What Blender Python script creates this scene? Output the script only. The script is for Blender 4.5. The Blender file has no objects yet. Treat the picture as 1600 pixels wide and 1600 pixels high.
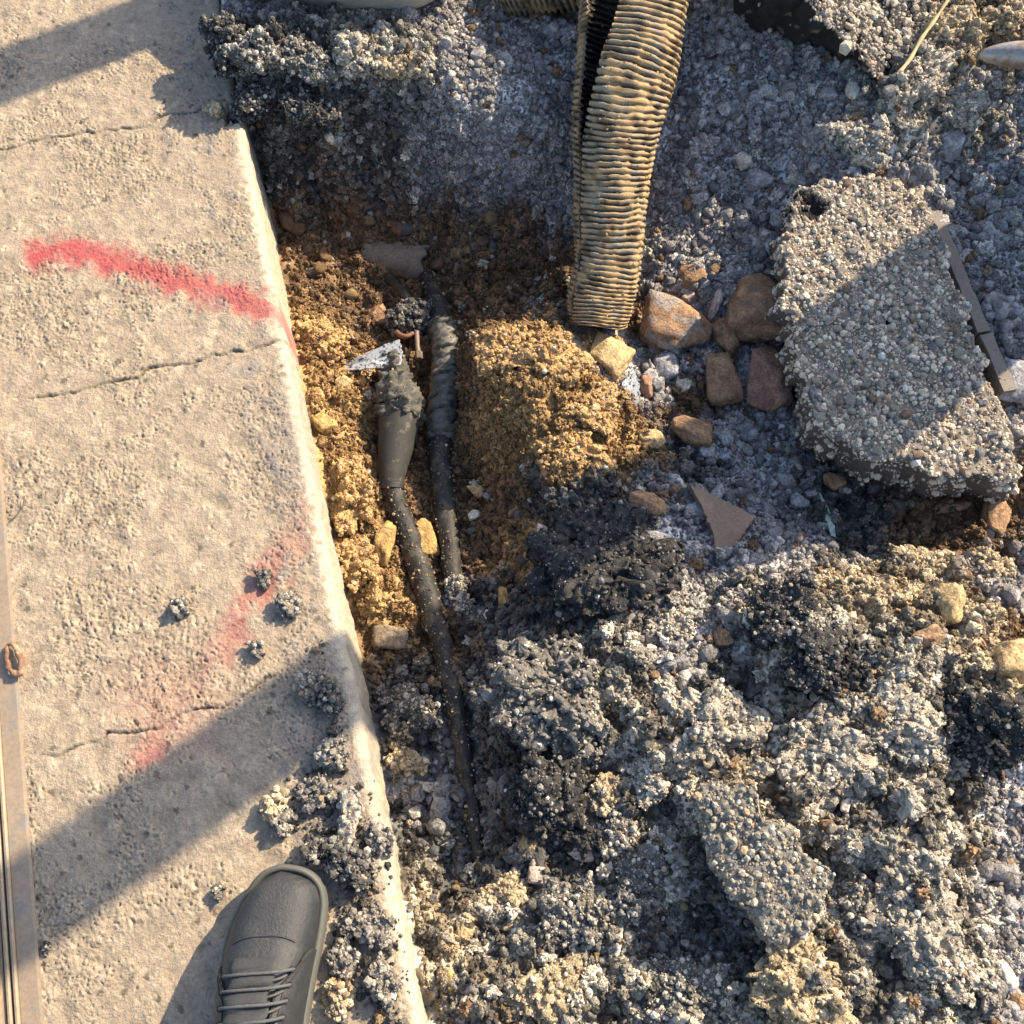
import bpy, bmesh, math, random
import numpy as np
from mathutils import Vector, Matrix, noise as mnoise

rng = np.random.default_rng(7)
random.seed(7)
S = bpy.context.scene
COL = S.collection

# ------------------------------------------------------------------ camera, world, sun, exposure
H, PITCH, F = 1.2, math.radians(22), 1600.0
CP, SP = math.cos(PITCH), math.sin(PITCH)
cd = bpy.data.cameras.new('camera')
cam = bpy.data.objects.new('camera', cd)
COL.objects.link(cam)
cam.location = (0, 0, H)
cam.rotation_euler = (PITCH, 0, 0)
cd.sensor_width = 36
cd.lens = 36
cd.clip_start = 0.02
cd.clip_end = 300
S.camera = cam

SUN_AZ, SUN_EL = math.radians(37), math.radians(33)      # azimuth measured from +x towards +y
w = bpy.data.worlds.new('World')
S.world = w
w.use_nodes = True
nt = w.node_tree
sky = nt.nodes.new('ShaderNodeTexSky')
sky.sky_type = 'NISHITA'
sky.sun_disc = False
sky.dust_density = 1.6
sky.ozone_density = 0.6
sky.sun_elevation = SUN_EL
sky.sun_rotation = math.pi / 2 - SUN_AZ
bg = nt.nodes['Background']
bg.inputs['Strength'].default_value = 0.122
nt.links.new(sky.outputs[0], bg.inputs[0])
sd = bpy.data.lights.new('sun', 'SUN')
sd.energy = 4.3
sd.angle = math.radians(0.53)
sd.color = (1.0, 0.82, 0.58)
sun = bpy.data.objects.new('sun', sd)
COL.objects.link(sun)
SUN = Vector((math.cos(SUN_EL) * math.cos(SUN_AZ), math.cos(SUN_EL) * math.sin(SUN_AZ), math.sin(SUN_EL)))
sun.rotation_euler = SUN.to_track_quat('Z', 'Y').to_euler()
sun.location = SUN * 20
vs = S.view_settings
vs.view_transform = 'Standard'
vs.look = 'None'
vs.gamma = 1
vs.use_curve_mapping = False
vs.exposure = 1.38


# ------------------------------------------------------------------ measuring helpers
def un(px, py, z=0.0):
    a = (px - 800) / F
    b = -(py - 800) / F
    dx, dy, dz = a, b * CP + SP, b * SP - CP
    t = (z - H) / dz
    return np.array([dx * t, dy * t, z])


def proj(x, y, z):
    depth = y * SP - (z - H) * CP
    up = y * CP + (z - H) * SP
    return 800 + F * x / depth, 800 - F * up / depth


KD = np.array([un(370, 150)[0] - un(660, 1600)[0], un(370, 150)[1] - un(660, 1600)[1]])
KD /= np.linalg.norm(KD)                                  # direction along the kerb
KN = np.array([KD[1], -KD[0]])                            # towards the road
K0 = un(660, 1600)[:2]


def kerb_t(x, y):                                         # signed distance from the kerb edge, + on the road side
    return (x - K0[0]) * KN[0] + (y - K0[1]) * KN[1]


# ------------------------------------------------------------------ numpy noise
def field(shape, res, wl_lo, wl_hi, seed):
    """band-limited random field, features between wl_lo and wl_hi metres, unit variance"""
    r = np.random.default_rng(seed)
    n = r.standard_normal(shape).astype(np.float32)
    f = np.fft.rfft2(n)
    ky = np.fft.fftfreq(shape[0], res)[:, None]
    kx = np.fft.rfftfreq(shape[1], res)[None, :]
    k = np.sqrt(kx * kx + ky * ky) + 1e-9
    lo, hi = 1 / wl_hi, 1 / wl_lo
    m = 1 / (1 + (lo / k) ** 6) / (1 + (k / hi) ** 6) / k
    out = np.fft.irfft2(f * m, shape)
    return ((out - out.mean()) / (out.std() + 1e-12)).astype(np.float32)


def cells(x, y, size, seed, jit=0.9):
    """2D pebble field: returns dome height (0..1) and a random id in 0..1 for the nearest cell"""
    r = np.random.default_rng(seed)
    N = 512
    jx, jy, rr, ri = (r.random((N, N)).astype(np.float32) for _ in range(4))
    gx, gy = x / size, y / size
    ix, iy = np.floor(gx).astype(int), np.floor(gy).astype(int)
    best = np.full(x.shape, -9.0, np.float32)
    rid = np.zeros(x.shape, np.float32)
    for a in (-1, 0, 1):
        for b in (-1, 0, 1):
            cx, cy = (ix + a) % N, (iy + b) % N
            px = ix + a + 0.5 + (jx[cx, cy] - 0.5) * jit
            py = iy + b + 0.5 + (jy[cx, cy] - 0.5) * jit
            rad = 0.45 + 0.4 * rr[cx, cy]
            d2 = (gx - px) ** 2 + (gy - py) ** 2
            h = 1 - d2 / (rad * rad)
            m = h > best
            best = np.where(m, h, best)
            rid = np.where(m, ri[cx, cy], rid)
    return np.sqrt(np.clip(best, 0, 1)), rid


def bil(grid, x0, y0, res, x, y):
    gx = np.clip((np.asarray(x) - x0) / res, 0, grid.shape[1] - 1.001)
    gy = np.clip((np.asarray(y) - y0) / res, 0, grid.shape[0] - 1.001)
    ix, iy = gx.astype(int), gy.astype(int)
    fx, fy = gx - ix, gy - iy
    if grid.ndim == 3:
        fx, fy = fx[..., None], fy[..., None]
    return (grid[iy, ix] * (1 - fx) * (1 - fy) + grid[iy, ix + 1] * fx * (1 - fy)
            + grid[iy + 1, ix] * (1 - fx) * fy + grid[iy + 1, ix + 1] * fx * fy)


def seg_dist(x, y, pts):
    """distance to a polyline and the position along it (0..1)"""
    best = np.full(np.shape(x), 1e9)
    tt = np.zeros(np.shape(x))
    n = len(pts) - 1
    for i in range(n):
        ax, ay = pts[i][0], pts[i][1]
        bx, by = pts[i + 1][0], pts[i + 1][1]
        l2 = (bx - ax) ** 2 + (by - ay) ** 2 + 1e-12
        t = np.clip(((x - ax) * (bx - ax) + (y - ay) * (by - ay)) / l2, 0, 1)
        d = np.hypot(x - ax - t * (bx - ax), y - ay - t * (by - ay))
        m = d < best
        best = np.where(m, d, best)
        tt = np.where(m, (i + t) / n, tt)
    return best, tt


def in_poly(x, y, pts):
    c = np.zeros(np.shape(x), bool)
    n = len(pts)
    for i in range(n):
        x1, y1 = pts[i]
        x2, y2 = pts[(i + 1) % n]
        m = ((y1 > y) != (y2 > y)) & (x < (x2 - x1) * (y - y1) / (y2 - y1 + 1e-12) + x1)
        c ^= m
    return c


def smooth(a, b, v):
    t = np.clip((v - a) / (b - a), 0, 1)
    return t * t * (3 - 2 * t)


# ------------------------------------------------------------------ object helpers
def mesh_np(name, verts, faces, col=None, smooth_shade=True, attrs=None):
    me = bpy.data.meshes.new(name)
    verts = np.asarray(verts, np.float32)
    faces = np.asarray(faces, np.int32)
    k = faces.shape[1]
    me.vertices.add(len(verts))
    me.vertices.foreach_set('co', verts.ravel())
    me.loops.add(faces.size)
    me.loops.foreach_set('vertex_index', faces.ravel())
    me.polygons.add(len(faces))
    me.polygons.foreach_set('loop_start', np.arange(0, faces.size, k, dtype=np.int32))
    me.polygons.foreach_set('use_smooth', np.full(len(faces), smooth_shade) if np.isscalar(smooth_shade) else smooth_shade)
    if col is not None:
        a = me.attributes.new('col', 'FLOAT_COLOR', 'POINT')
        c = np.ones((len(verts), 4), np.float32)
        c[:, :3] = col
        a.data.foreach_set('color', c.ravel())
    for n, v in (attrs or {}).items():
        a = me.attributes.new(n, 'FLOAT', 'POINT')
        a.data.foreach_set('value', np.asarray(v, np.float32))
    me.update(calc_edges=True)
    me.validate()
    return me


def link(name, me, mat=None, parent=None, loc=None):
    o = bpy.data.objects.new(name, me)
    COL.objects.link(o)
    if mat is not None and not me.materials:
        me.materials.append(mat)
    if parent is not None:
        o.parent = parent
    if loc is not None:
        o.location = loc
    return o


def tag(o, label=None, cat=None, group=None, kind=None):
    if label:
        o['label'] = label
    if cat:
        o['category'] = cat
    if group:
        o['group'] = group
    if kind:
        o['kind'] = kind
    return o


def empty(name, loc=(0, 0, 0)):
    o = bpy.data.objects.new(name, None)
    COL.objects.link(o)
    o.location = loc
    o.empty_display_size = 0.02
    return o


def grid_faces(ny, nx, keep=None):
    i = np.arange(ny * nx).reshape(ny, nx)
    f = np.stack([i[:-1, :-1], i[:-1, 1:], i[1:, 1:], i[1:, :-1]], -1)
    if keep is not None:
        f = f[keep]
    return f.reshape(-1, 4)


def compact(v, f, *extra):
    used = np.unique(f)
    m = np.full(len(v), -1, np.int64)
    m[used] = np.arange(len(used))
    return (v[used], m[f]) + tuple(e[used] for e in extra)


# ------------------------------------------------------------------ materials
def mat_new(name):
    m = bpy.data.materials.new(name)
    m.use_nodes = True
    n = m.node_tree
    return m, n, n.nodes['Principled BSDF']


def nd(n, t, **kw):
    x = n.nodes.new(t)
    for k, v in kw.items():
        if k in ('operation', 'blend_type', 'data_type', 'attribute_name', 'attribute_type', 'noise_dimensions', 'feature'):
            setattr(x, k, v)
        else:
            x.inputs[k].default_value = v
    return x


def grain(n, base, out, coord, s1, s2, lo, hi):
    """multiply colour socket base by two noises"""
    a = nd(n, 'ShaderNodeTexNoise', Scale=s1, Detail=6.0, Roughness=0.7)
    n.links.new(coord, a.inputs['Vector'])
    mr = nd(n, 'ShaderNodeMapRange')
    n.links.new(a.outputs['Fac'], mr.inputs[0])
    mr.inputs[1].default_value = 0.3
    mr.inputs[2].default_value = 0.7
    mr.inputs[3].default_value = lo
    mr.inputs[4].default_value = hi
    b = nd(n, 'ShaderNodeTexNoise', Scale=s2, Detail=3.0, Roughness=0.6)
    n.links.new(coord, b.inputs['Vector'])
    mb = nd(n, 'ShaderNodeMapRange')
    n.links.new(b.outputs['Fac'], mb.inputs[0])
    mb.inputs[1].default_value = 0.3
    mb.inputs[2].default_value = 0.7
    mb.inputs[3].default_value = 0.5 + lo / 2
    mb.inputs[4].default_value = 0.5 + hi / 2
    mm = nd(n, 'ShaderNodeMath', operation='MULTIPLY')
    n.links.new(mr.outputs[0], mm.inputs[0])
    n.links.new(mb.outputs[0], mm.inputs[1])
    v = nd(n, 'ShaderNodeVectorMath', operation='SCALE')
    n.links.new(base, v.inputs[0])
    n.links.new(mm.outputs[0], v.inputs['Scale'])
    n.links.new(v.outputs[0], out)
    return a, b


def bump(n, bsdf, heights, dist, strength=1.0):
    prev = None
    for h in heights:
        b = nd(n, 'ShaderNodeBump', Strength=strength, Distance=dist)
        n.links.new(h, b.inputs['Height'])
        if prev:
            n.links.new(prev.outputs[0], b.inputs['Normal'])
        prev = b
    n.links.new(prev.outputs[0], bsdf.inputs['Normal'])


def attr_mat(name, s1, s2, lo, hi, rough=0.9, bdist=0.001, instanced=False, aname='col', spec=0.3):
    m, n, p = mat_new(name)
    at = nd(n, 'ShaderNodeAttribute', attribute_name=aname)
    if instanced:
        at.attribute_type = 'INSTANCER'
    tc = nd(n, 'ShaderNodeTexCoord')
    a, b = grain(n, at.outputs['Color'], p.inputs['Base Color'], tc.outputs['Object'], s1, s2, lo, hi)
    p.inputs['Roughness'].default_value = rough
    p.inputs['Specular IOR Level'].default_value = spec
    bump(n, p, [a.outputs['Fac'], b.outputs['Fac']], bdist, 0.7)
    return m


M_GROUND = attr_mat('rubble_ground', 500, 90, 0.6, 1.4, 0.85, 0.0012)
M_STONE = attr_mat('stone', 240, 60, 0.55, 1.4, 0.85, 0.0032)
M_CLOD = attr_mat('asphalt_clod', 380, 110, 0.6, 1.4, 0.85, 0.0028)
M_PEBBLE = attr_mat('pebble', 3.0, 1.0, 0.65, 1.3, 0.85, 0.05, True, 'icol')


def plain(name, col, rough=0.8, metal=0.0, s1=300, s2=40, lo=0.7, hi=1.25, bdist=0.0005, spec=0.4, second=None, sec_scale=60, sec_lo=0.5, sec_hi=0.6):
    m, n, p = mat_new(name)
    tc = nd(n, 'ShaderNodeTexCoord')
    rgb = nd(n, 'ShaderNodeRGB')
    rgb.outputs[0].default_value = (*col, 1)
    src = rgb.outputs[0]
    if second:
        z = nd(n, 'ShaderNodeTexNoise', Scale=sec_scale, Detail=8.0, Roughness=0.7)
        n.links.new(tc.outputs['Object'], z.inputs['Vector'])
        mr = nd(n, 'ShaderNodeMapRange')
        n.links.new(z.outputs['Fac'], mr.inputs[0])
        mr.inputs[1].default_value = sec_lo
        mr.inputs[2].default_value = sec_hi
        mx = nd(n, 'ShaderNodeMixRGB')
        n.links.new(mr.outputs[0], mx.inputs[0])
        n.links.new(src, mx.inputs[1])
        mx.inputs[2].default_value = (*second, 1)
        src = mx.outputs[0]
    a, b = grain(n, src, p.inputs['Base Color'], tc.outputs['Object'], s1, s2, lo, hi)
    p.inputs['Roughness'].default_value = rough
    p.inputs['Metallic'].default_value = metal
    p.inputs['Specular IOR Level'].default_value = spec
    bump(n, p, [a.outputs['Fac'], b.outputs['Fac']], bdist, 0.6)
    return m


# ------------------------------------------------------------------ the dug ground: control points (pixel x, y, height, zone)
# zones: G blue-grey gravel, B black bitumen crumbs, S sandy soil, D dark brown soil, M grey dusty asphalt rubble, T tan dusty rubble
CT = """640 440 -.25 D|690 590 -.24 D|610 700 -.20 D|655 860 -.21 D|640 980 -.19 S|690 1000 -.19 D|720 1150 -.17 B|745 1300 -.13 B|560 1120 -.15 B
600 1300 -.12 B|655 1450 -.07 M|700 1590 -.05 M|450 520 -.12 S|470 600 -.11 S|530 790 -.12 S|520 720 -.11 S|560 930 -.15 S|565 1010 -.17 D|580 880 -.15 S|540 640 -.14 S
440 345 -.19 D|520 335 -.215 D|600 330 -.22 D|700 335 -.22 D|800 340 -.20 D|870 430 -.21 D|780 440 -.22 D|740 500 -.19 D|430 400 -.15 D|490 420 -.18 D|540 375 -.21 D
390 100 .05 B|340 60 .05 B|450 90 .05 B|560 90 .04 M|650 110 .02 M|700 125 0 G|420 165 .005 B|500 152 .005 B|580 152 .0 B|660 155 -.015 B|750 160 -.04 G|850 165 -.06 G
430 295 -.18 B|500 297 -.185 B|600 297 -.19 B|700 300 -.19 B|800 302 -.175 G|880 300 -.17 G|430 275 -.16 B|500 278 -.165 B|600 278 -.17 B|700 280 -.17 G|800 284 -.16 G|440 225 -.06 B|520 220 -.06 B|610 220 -.065 B|700 225 -.08 G|800 230 -.1 G|450 15 0 G|600 15 -.01 G|750 60 -.03 G|850 60 -.05 G|850 0 -.03 D|350 0 0 G
1100 130 -.06 G|1180 150 -.06 G|1090 195 -.09 G|1250 190 -.05 G|1100 300 -.13 G|1180 340 -.14 G|1050 430 -.15 G|1150 420 -.14 G|1250 260 -.11 G|1350 235 -.03 G|1420 170 .02 M|1330 205 .0 M|1480 100 0 M
1500 40 .0 T|1590 40 .02 T|1500 200 -.05 M|1560 150 -.04 G|1550 300 -.09 G|1480 280 -.09 G|1560 450 -.09 G|1595 600 -.10 G|1590 350 -.09 G|1030 500 -.19 D|1100 550 -.19 G|1180 600 -.18 G|1220 540 -.18 G
755 522 -.065 S|778 600 -.065 S|825 650 -.075 S|855 715 -.085 S|735 575 -.16 D|830 530 -.075 S|880 590 -.085 S|950 650 -.11 S|925 705 -.11 S|880 680 -.092 S|785 690 -.14 S|728 630 -.21 D|740 740 -.21 D|800 760 -.16 D|740 860 -.19 D|810 860 -.16 S|760 950 -.17 B
980 700 -.13 S|870 780 -.11 B|920 850 -.07 B|960 920 -.06 B|880 940 -.09 B|1000 780 -.11 B|960 760 -.11 B|1000 600 -.16 G|1070 640 -.17 D|1080 700 -.15 B|1150 690 -.15 G|1220 720 -.15 G|1060 800 -.13 G
1150 850 -.13 G|1050 900 -.12 G|1220 860 -.13 G|1300 800 -.15 B|1350 860 -.14 B|1450 830 -.15 D|1550 820 -.14 D|1590 900 -.12 G|1300 740 -.15 B|850 1020 -.08 B|800 1080 -.09 G|900 1080 -.03 M|980 1040 -.04 M|1080 1000 -.07 G
1060 1130 -.03 M|1150 1160 -.04 M|1180 960 -.06 M|1250 980 .0 M|1300 1020 .01 B|1340 920 -.06 T|1430 920 -.05 T|1500 960 -.03 T|1560 1040 -.01 T|1590 1000 -.05 D|1430 1040 .0 M|1240 1080 -.03 M|1350 1130 .0 M|1500 1130 .0 B|1540 1160 -.02 B
1160 1080 -.07 B|1100 1200 -.05 M|800 1180 -.10 B|850 1250 -.05 B|950 1150 -.05 M|900 1220 -.08 B|960 1300 -.07 B|880 1330 -.08 B|820 1380 -.08 B|780 1450 -.06 M|900 1450 -.05 M|1000 1400 -.05 M|1050 1280 -.05 M
1130 1230 .0 T|1200 1330 .01 M|1250 1430 -.01 M|1150 1430 -.05 B|1080 1480 -.06 B|1300 1280 .0 M|1400 1330 .01 M|1480 1220 -.03 M|1560 1250 -.06 G|1580 1400 -.06 G|1450 1440 .0 M|1350 1420 -.04 B|1250 1540 .01 T|1350 1540 -.01 M
1500 1520 -.01 M|1590 1560 -.06 G|950 1550 -.05 M|820 1560 -.05 T|1050 1580 -.05 M|700 1500 -.06 T|740 1560 -.05 B|680 1420 -.08 T|720 1380 -.10 B|620 1200 -.14 B|660 1230 -.14 G|640 1080 -.16 B|1420 1200 .01 M|1500 1330 -.03 M
1700 100 0 G|1700 500 -.09 G|1700 900 -.1 G|1700 1300 -.06 G|1700 1650 -.05 M|1300 1680 -.02 M|900 1680 -.05 M|700 1680 -.05 M|1000 -120 -.03 G|600 -120 -.02 G|300 -120 -.01 G|1400 -120 .0 T|1700 -120 .0 M|1250 20 -.02 G|1350 60 -.02 G"""
ctl = []
for row in CT.replace('\n', '|').split('|'):
    a = row.split()
    p = un(float(a[0]), float(a[1]), float(a[2]))
    ctl.append((p[0], p[1], float(a[2]), 'GBSDMT'.index(a[3])))
ctl = np.array(ctl)
# left of the kerb the base runs on under the pavement
X0, X1, Y0, Y1, RES = -0.55, 1.02, -0.26, 1.62, 0.0025
CR = 0.008
cx = np.arange(X0, X1 + CR, CR)
cy = np.arange(Y0, Y1 + CR, CR)
CX, CY = np.meshgrid(cx, cy)
P = ctl[:, :2]
D = np.hypot(P[:, None, 0] - P[None, :, 0], P[:, None, 1] - P[None, :, 1])
n_c = len(P)
A = np.zeros((n_c + 3, n_c + 3))
A[:n_c, :n_c] = D - 0.012 * np.eye(n_c)
A[:n_c, n_c] = 1
A[:n_c, n_c + 1:] = P
A[n_c:, :n_c] = A[:n_c, n_c:].T
sol = np.linalg.solve(A, np.concatenate([ctl[:, 2], np.zeros(3)]))
d_all = np.hypot(CX.ravel()[:, None] - P[None, :, 0], CY.ravel()[:, None] - P[None, :, 1])
base_c = (d_all @ sol[:n_c] + sol[n_c] + CX.ravel() * sol[n_c + 1] + CY.ravel() * sol[n_c + 2]).reshape(CX.shape)
base_c = np.clip(base_c, -0.3, 0.08)
k = np.array([1, 4, 6, 4, 1]) / 16
for ax in (0, 1):
    base_c = np.apply_along_axis(lambda v: np.convolve(np.pad(v, 2, mode='edge'), k, 'valid'), ax, base_c)
# blend to the flat road outside the frame
edge = np.minimum.reduce([X1 - CX, CY - Y0, Y1 - CY])
wb = smooth(0.0, 0.1, edge)
base_c = base_c * wb + (-0.05) * (1 - wb)
wx = field(CX.shape, CR, 0.02, 0.12, 11) * 0.013
wy = field(CX.shape, CR, 0.02, 0.12, 12) * 0.013
d_w = np.hypot((CX + wx).ravel()[:, None] - P[None, :, 0], (CY + wy).ravel()[:, None] - P[None, :, 1])
d_w = np.hypot(d_w, 1.3 * (base_c.ravel()[:, None] - ctl[None, :, 2]))
wt = 1 / (d_w ** 5 + 1e-9)
ZW = np.stack([wt[:, ctl[:, 3] == z].sum(1) for z in range(6)], -1)
ZW /= ZW.sum(1, keepdims=True)
ZW = ZW.reshape(CX.shape + (6,))
del d_all, d_w, wt

gx = np.arange(X0, X1, RES)
gy = np.arange(Y0, Y1, RES)
GX, GY = np.meshgrid(gx, gy)
zw = bil(ZW, X0, Y0, CR, GX, GY).astype(np.float32)
hb = bil(base_c, X0, Y0, CR, GX, GY).astype(np.float32)
shp = GX.shape
f1 = field(shp, RES, 0.03, 0.12, 1)
f2 = field(shp, RES, 0.012, 0.03, 2)
f3 = field(shp, RES, 0.005, 0.012, 3)
wX, wY = GX + 0.004 * f2, GY + 0.004 * np.roll(f2, 97, 1)
c30, i30 = cells(wX + .003 * f3, wY, 0.034, 21)
c14, i14 = cells(wX, wY, 0.015, 22)
c7, i7 = cells(GX + .0012 * f3, GY, 0.0075, 23)
G_, B_, S_, D_, M_, T_ = (zw[..., i] for i in range(6))
clump = smooth(-0.3, 1.2, f1)
amp30 = 0.001 * G_ + 0.010 * B_ + 0.0035 * S_ + 0.005 * D_ + 0.013 * M_ + 0.012 * T_
amp14 = 0.003 * G_ + 0.006 * B_ + 0.0035 * S_ + 0.004 * D_ + 0.007 * M_ + 0.006 * T_
amp7 = 0.003 * G_ + 0.003 * B_ + 0.002 * S_ + 0.0025 * D_ + 0.003 * M_ + 0.003 * T_
big = 0.004 * G_ + 0.008 * (B_ + S_ + D_) + 0.012 * (M_ + T_)
hz = hb + big * f1 * 0.7 + amp30 * (c30 - 0.6) * (0.4 + clump) + amp14 * (c14 - 0.6) + amp7 * (c7 - 0.5) + 0.0012 * f3
PAL = np.array([[.52, .495, .49], [.11, .107, .104], [.40, .25, .112], [.20, .122, .066], [.45, .405, .335], [.48, .39, .26]], np.float32)
colv = zw @ PAL
# every pebble its own tone
tone = (0.6 + 0.8 * i7) * (0.8 + 0.4 * i14)
tone = tone * (0.6 * (G_ + M_ + T_) + 0.4) + (1 - (0.6 * (G_ + M_ + T_) + 0.4))
deep = np.clip(c7 * 0.5 + c14 * 0.7, 0, 1)
colv = colv * tone[..., None]
warm = np.clip((i14 - 0.8) * 5, 0, 1)[..., None] * (G_ + M_ + T_ + B_)[..., None] * 0.35
colv = colv * (1 - warm) + np.array([.27, .19, .12], np.float32) * warm
pitch = (smooth(0.86, 0.98, i30) * (M_ + 0.3 * G_))[..., None] * 0.6
colv = colv * (1 - pitch) + np.array([.03, .03, .032], np.float32) * pitch
bit_c = field(CX.shape, CR, 0.03, 0.11, 55)
BIT = 0.44 + 1.0 * smooth(-0.9, 0.7, bit_c)                 # bitumen coated patches against dusty ones
bitf = bil(BIT, X0, Y0, CR, GX, GY)
mb_ = np.clip(M_ + T_ * .6 + B_ * .8 + G_ * .25, 0, 1)
colv = colv * (1 - mb_[..., None] * (1 - bitf[..., None]))
HT = hz


def ground_z(x, y):
    return bil(HT, X0, Y0, RES, x, y)


def base_z(x, y):
    return bil(base_c, X0, Y0, CR, x, y)


def hit(px, py, f=None, up=0.0):
    """world point where the sight line through a pixel meets the ground"""
    z = 0.0
    f = f or base_z
    for _ in range(12):
        p = un(px, py, z)
        z = 0.5 * z + 0.5 * (float(f(p[0], p[1])) + up)
    return un(px, py, z)


def mpp(p):                                               # metres per photograph pixel at a point
    return (p[1] * SP - (p[2] - H) * CP) / F


tk = kerb_t(GX, GY)
fk = (tk[:-1, :-1] > -0.012)
V = np.stack([GX, GY, hz], -1).reshape(-1, 3)
# terrain must stay below the pavement where it runs under it
under = tk.ravel() < 0.004
V[under, 2] = np.minimum(V[under, 2], -0.055)
v2, f2_, c2 = compact(V, grid_faces(*shp, fk), colv.reshape(-1, 3))
o = link('ground', mesh_np('ground', v2, f2_, c2), M_GROUND)
tag(o, kind='structure')

# ------------------------------------------------------------------ pavement with rounded kerb edge
PR = 0.00195
st = np.concatenate([np.linspace(-6, -0.06, 20), np.arange(-0.04, 1.66, PR), np.linspace(1.70, 8, 20)])
STRIP_T = float(kerb_t(*un(67, 1600)[:2]))
tt = np.arange(STRIP_T - 0.004, -0.0155, PR)
RK = 0.015
ang = np.linspace(0, math.pi / 2, 10)
prof_t = np.concatenate([tt, -RK + RK * np.sin(ang), np.full(26, 0.0), [0.004]])
prof_z = np.concatenate([np.zeros(len(tt)), -RK + RK * np.cos(ang), -RK - 0.006 * np.arange(1, 27), [-0.36]])
n_t = len(prof_t)
SS, TT = np.meshgrid(st, prof_t, indexing='ij')
ZZ = np.tile(prof_z, (len(st), 1)).astype(np.float32)
PX = K0[0] + KD[0] * SS + KN[0] * TT
PY = K0[1] + KD[1] * SS + KN[1] * TT
shs = SS.shape
g1 = field(shs, PR, 0.02, 0.09, 31)
g2 = field(shs, PR, 0.008, 0.02, 32)
g3 = field(shs, PR, 0.0045, 0.008, 33)
pc, pid = cells(PX + .001 * g3, PY, 0.010, 34)
pc2, pid2 = cells(PX, PY + .0012 * g2, 0.0062, 35)
rough_mask = 0.35 + 0.65 * smooth(-0.6, 0.9, g1)
top = .8 * smooth(-0.006, -0.030, TT)
g4 = field(shs, PR, 0.10, 0.4, 36)
rough_mask = np.clip(rough_mask * (0.75 + 0.35 * g4), 0.12, 1.3)
g5 = field(shs, PR, 0.0036, 0.0055, 37)
trowel = smooth(-0.4, 0.9, g4 + .5 * g1)                    # worn rough patches against smoother ones
rel = (0.0002 * g2 + 0.00040 * g3 + 0.00055 * g5) * (0.55 + 0.7 * trowel) + 0.0007 * g1
rel += (0.25 + .9 * trowel) * (0.0012 * (pc - 0.4) * (pid > 0.72) + 0.0012 * (pc2 - 0.5) * (pid2 > .45))
rel -= 0.0036 * smooth(1.3, 2.1, g3 + .6 * g2) * (.3 + trowel) + 0.0022 * smooth(2.2, 3.0, g2 + .4 * g1)         # pits
ZZ = ZZ + rel * (0.12 + 0.88 * top)
pxs, pys = proj(PX, PY, np.zeros_like(PX))
face = smooth(-0.006, 0.0, TT)
dn = face * (0.0008 * g1 + 0.0003 * g2 + 0.0002 * g3) - face * .002 * smooth(1.4, 2.4, g2 + .5 * g1)
PX = PX + KN[0] * dn
PY = PY + KN[1] * dn
crack = np.zeros(shs)


def jag(pts, amp, seed, n=4):
    r = np.random.default_rng(seed)
    p = np.array(pts, float)
    for k_ in range(n):
        m = (p[:-1] + p[1:]) / 2
        dv = p[1:] - p[:-1]
        m += np.stack([-dv[:, 1], dv[:, 0]], 1) * r.normal(0, amp, (len(m), 1))
        q = np.empty((len(p) + len(m), 2))
        q[0::2], q[1::2] = p, m
        p = q
    return p


for pts, dep, wd, sd_ in (([(-40, 240), (90, 214), (130, 206), (230, 198), (255, 180), (335, 165)], .0025, 1.7, 1),
                          ([(30, 622), (120, 612), (150, 603), (215, 590), (260, 570), (330, 554), (440, 530), (470, 527)], .005, 2.2, 2),
                          ([(40, 1178), (140, 1160), (200, 1146), (250, 1137), (290, 1112), (350, 1105), (390, 1080), (445, 1052)], .004, 2.0, 3)):
    pj = jag(pts, .06, sd_)
    near = (pys > pj[:, 1].min() - 40) & (pys < pj[:, 1].max() + 40)
    d, t = seg_dist(pxs[near], pys[near], pj)
    amt = np.clip(0.75 + 0.45 * g1[near], 0.3, 1.3) * smooth(0.0, 0.08, t) * smooth(1.0, 0.92, t)
    hw = wd * (0.6 + 0.7 * amt)
    ymid = np.interp(pxs[near], pj[:, 0], pj[:, 1])
    ZZ[near] += np.where(pys[near] < ymid, 0.0014, 0) * np.exp(-(d / 26) ** 2) * smooth(0.0, 0.1, t) * smooth(1, .9, t)
    ZZ[near] -= dep * amt * smooth(hw, hw * 0.2, d)
    crack[near] = np.maximum(crack[near], smooth(hw * .9, hw * 0.35, d) * np.clip(amt, 0, 1))
# broken corner notch at the top of the kerb
d, t = seg_dist(pxs, pys, [(345, 170), (362, 185)])
ZZ -= 0.012 * smooth(14, 4, d + 4 * g2)
# paint and soot
red = np.zeros(shs)
d, t = seg_dist(pxs, pys + 5 * g1, [(28, 402), (110, 389), (200, 415), (300, 445), (380, 468), (436, 490)])
red = np.maximum(red, smooth(36, 3, d + 2 * g2 + 2 * g3) * smooth(0.0, 0.06, t) * (0.86 - 0.25 * t))
d, t = seg_dist(pxs + 8 * g1, pys, [(488, 795), (455, 850), (420, 890), (370, 975), (320, 1060), (262, 1125), (225, 1185)])
red = np.maximum(red, smooth(40, 0, d + 3 * g2 + 4 * g1) * (0.30 + 0.15 * np.sin(t * 9.0 + 4.2)))
red = np.maximum(red, 0.16 * smooth(130, 10, np.hypot((pxs - 265) / 1.1, pys - 1110)))
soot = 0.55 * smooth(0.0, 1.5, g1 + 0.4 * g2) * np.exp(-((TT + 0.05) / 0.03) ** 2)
soot += 0.6 * smooth(60, 10, np.hypot((pxs - 455), (pys - 680) * 0.35) + 10 * g2) * 0.5
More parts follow.
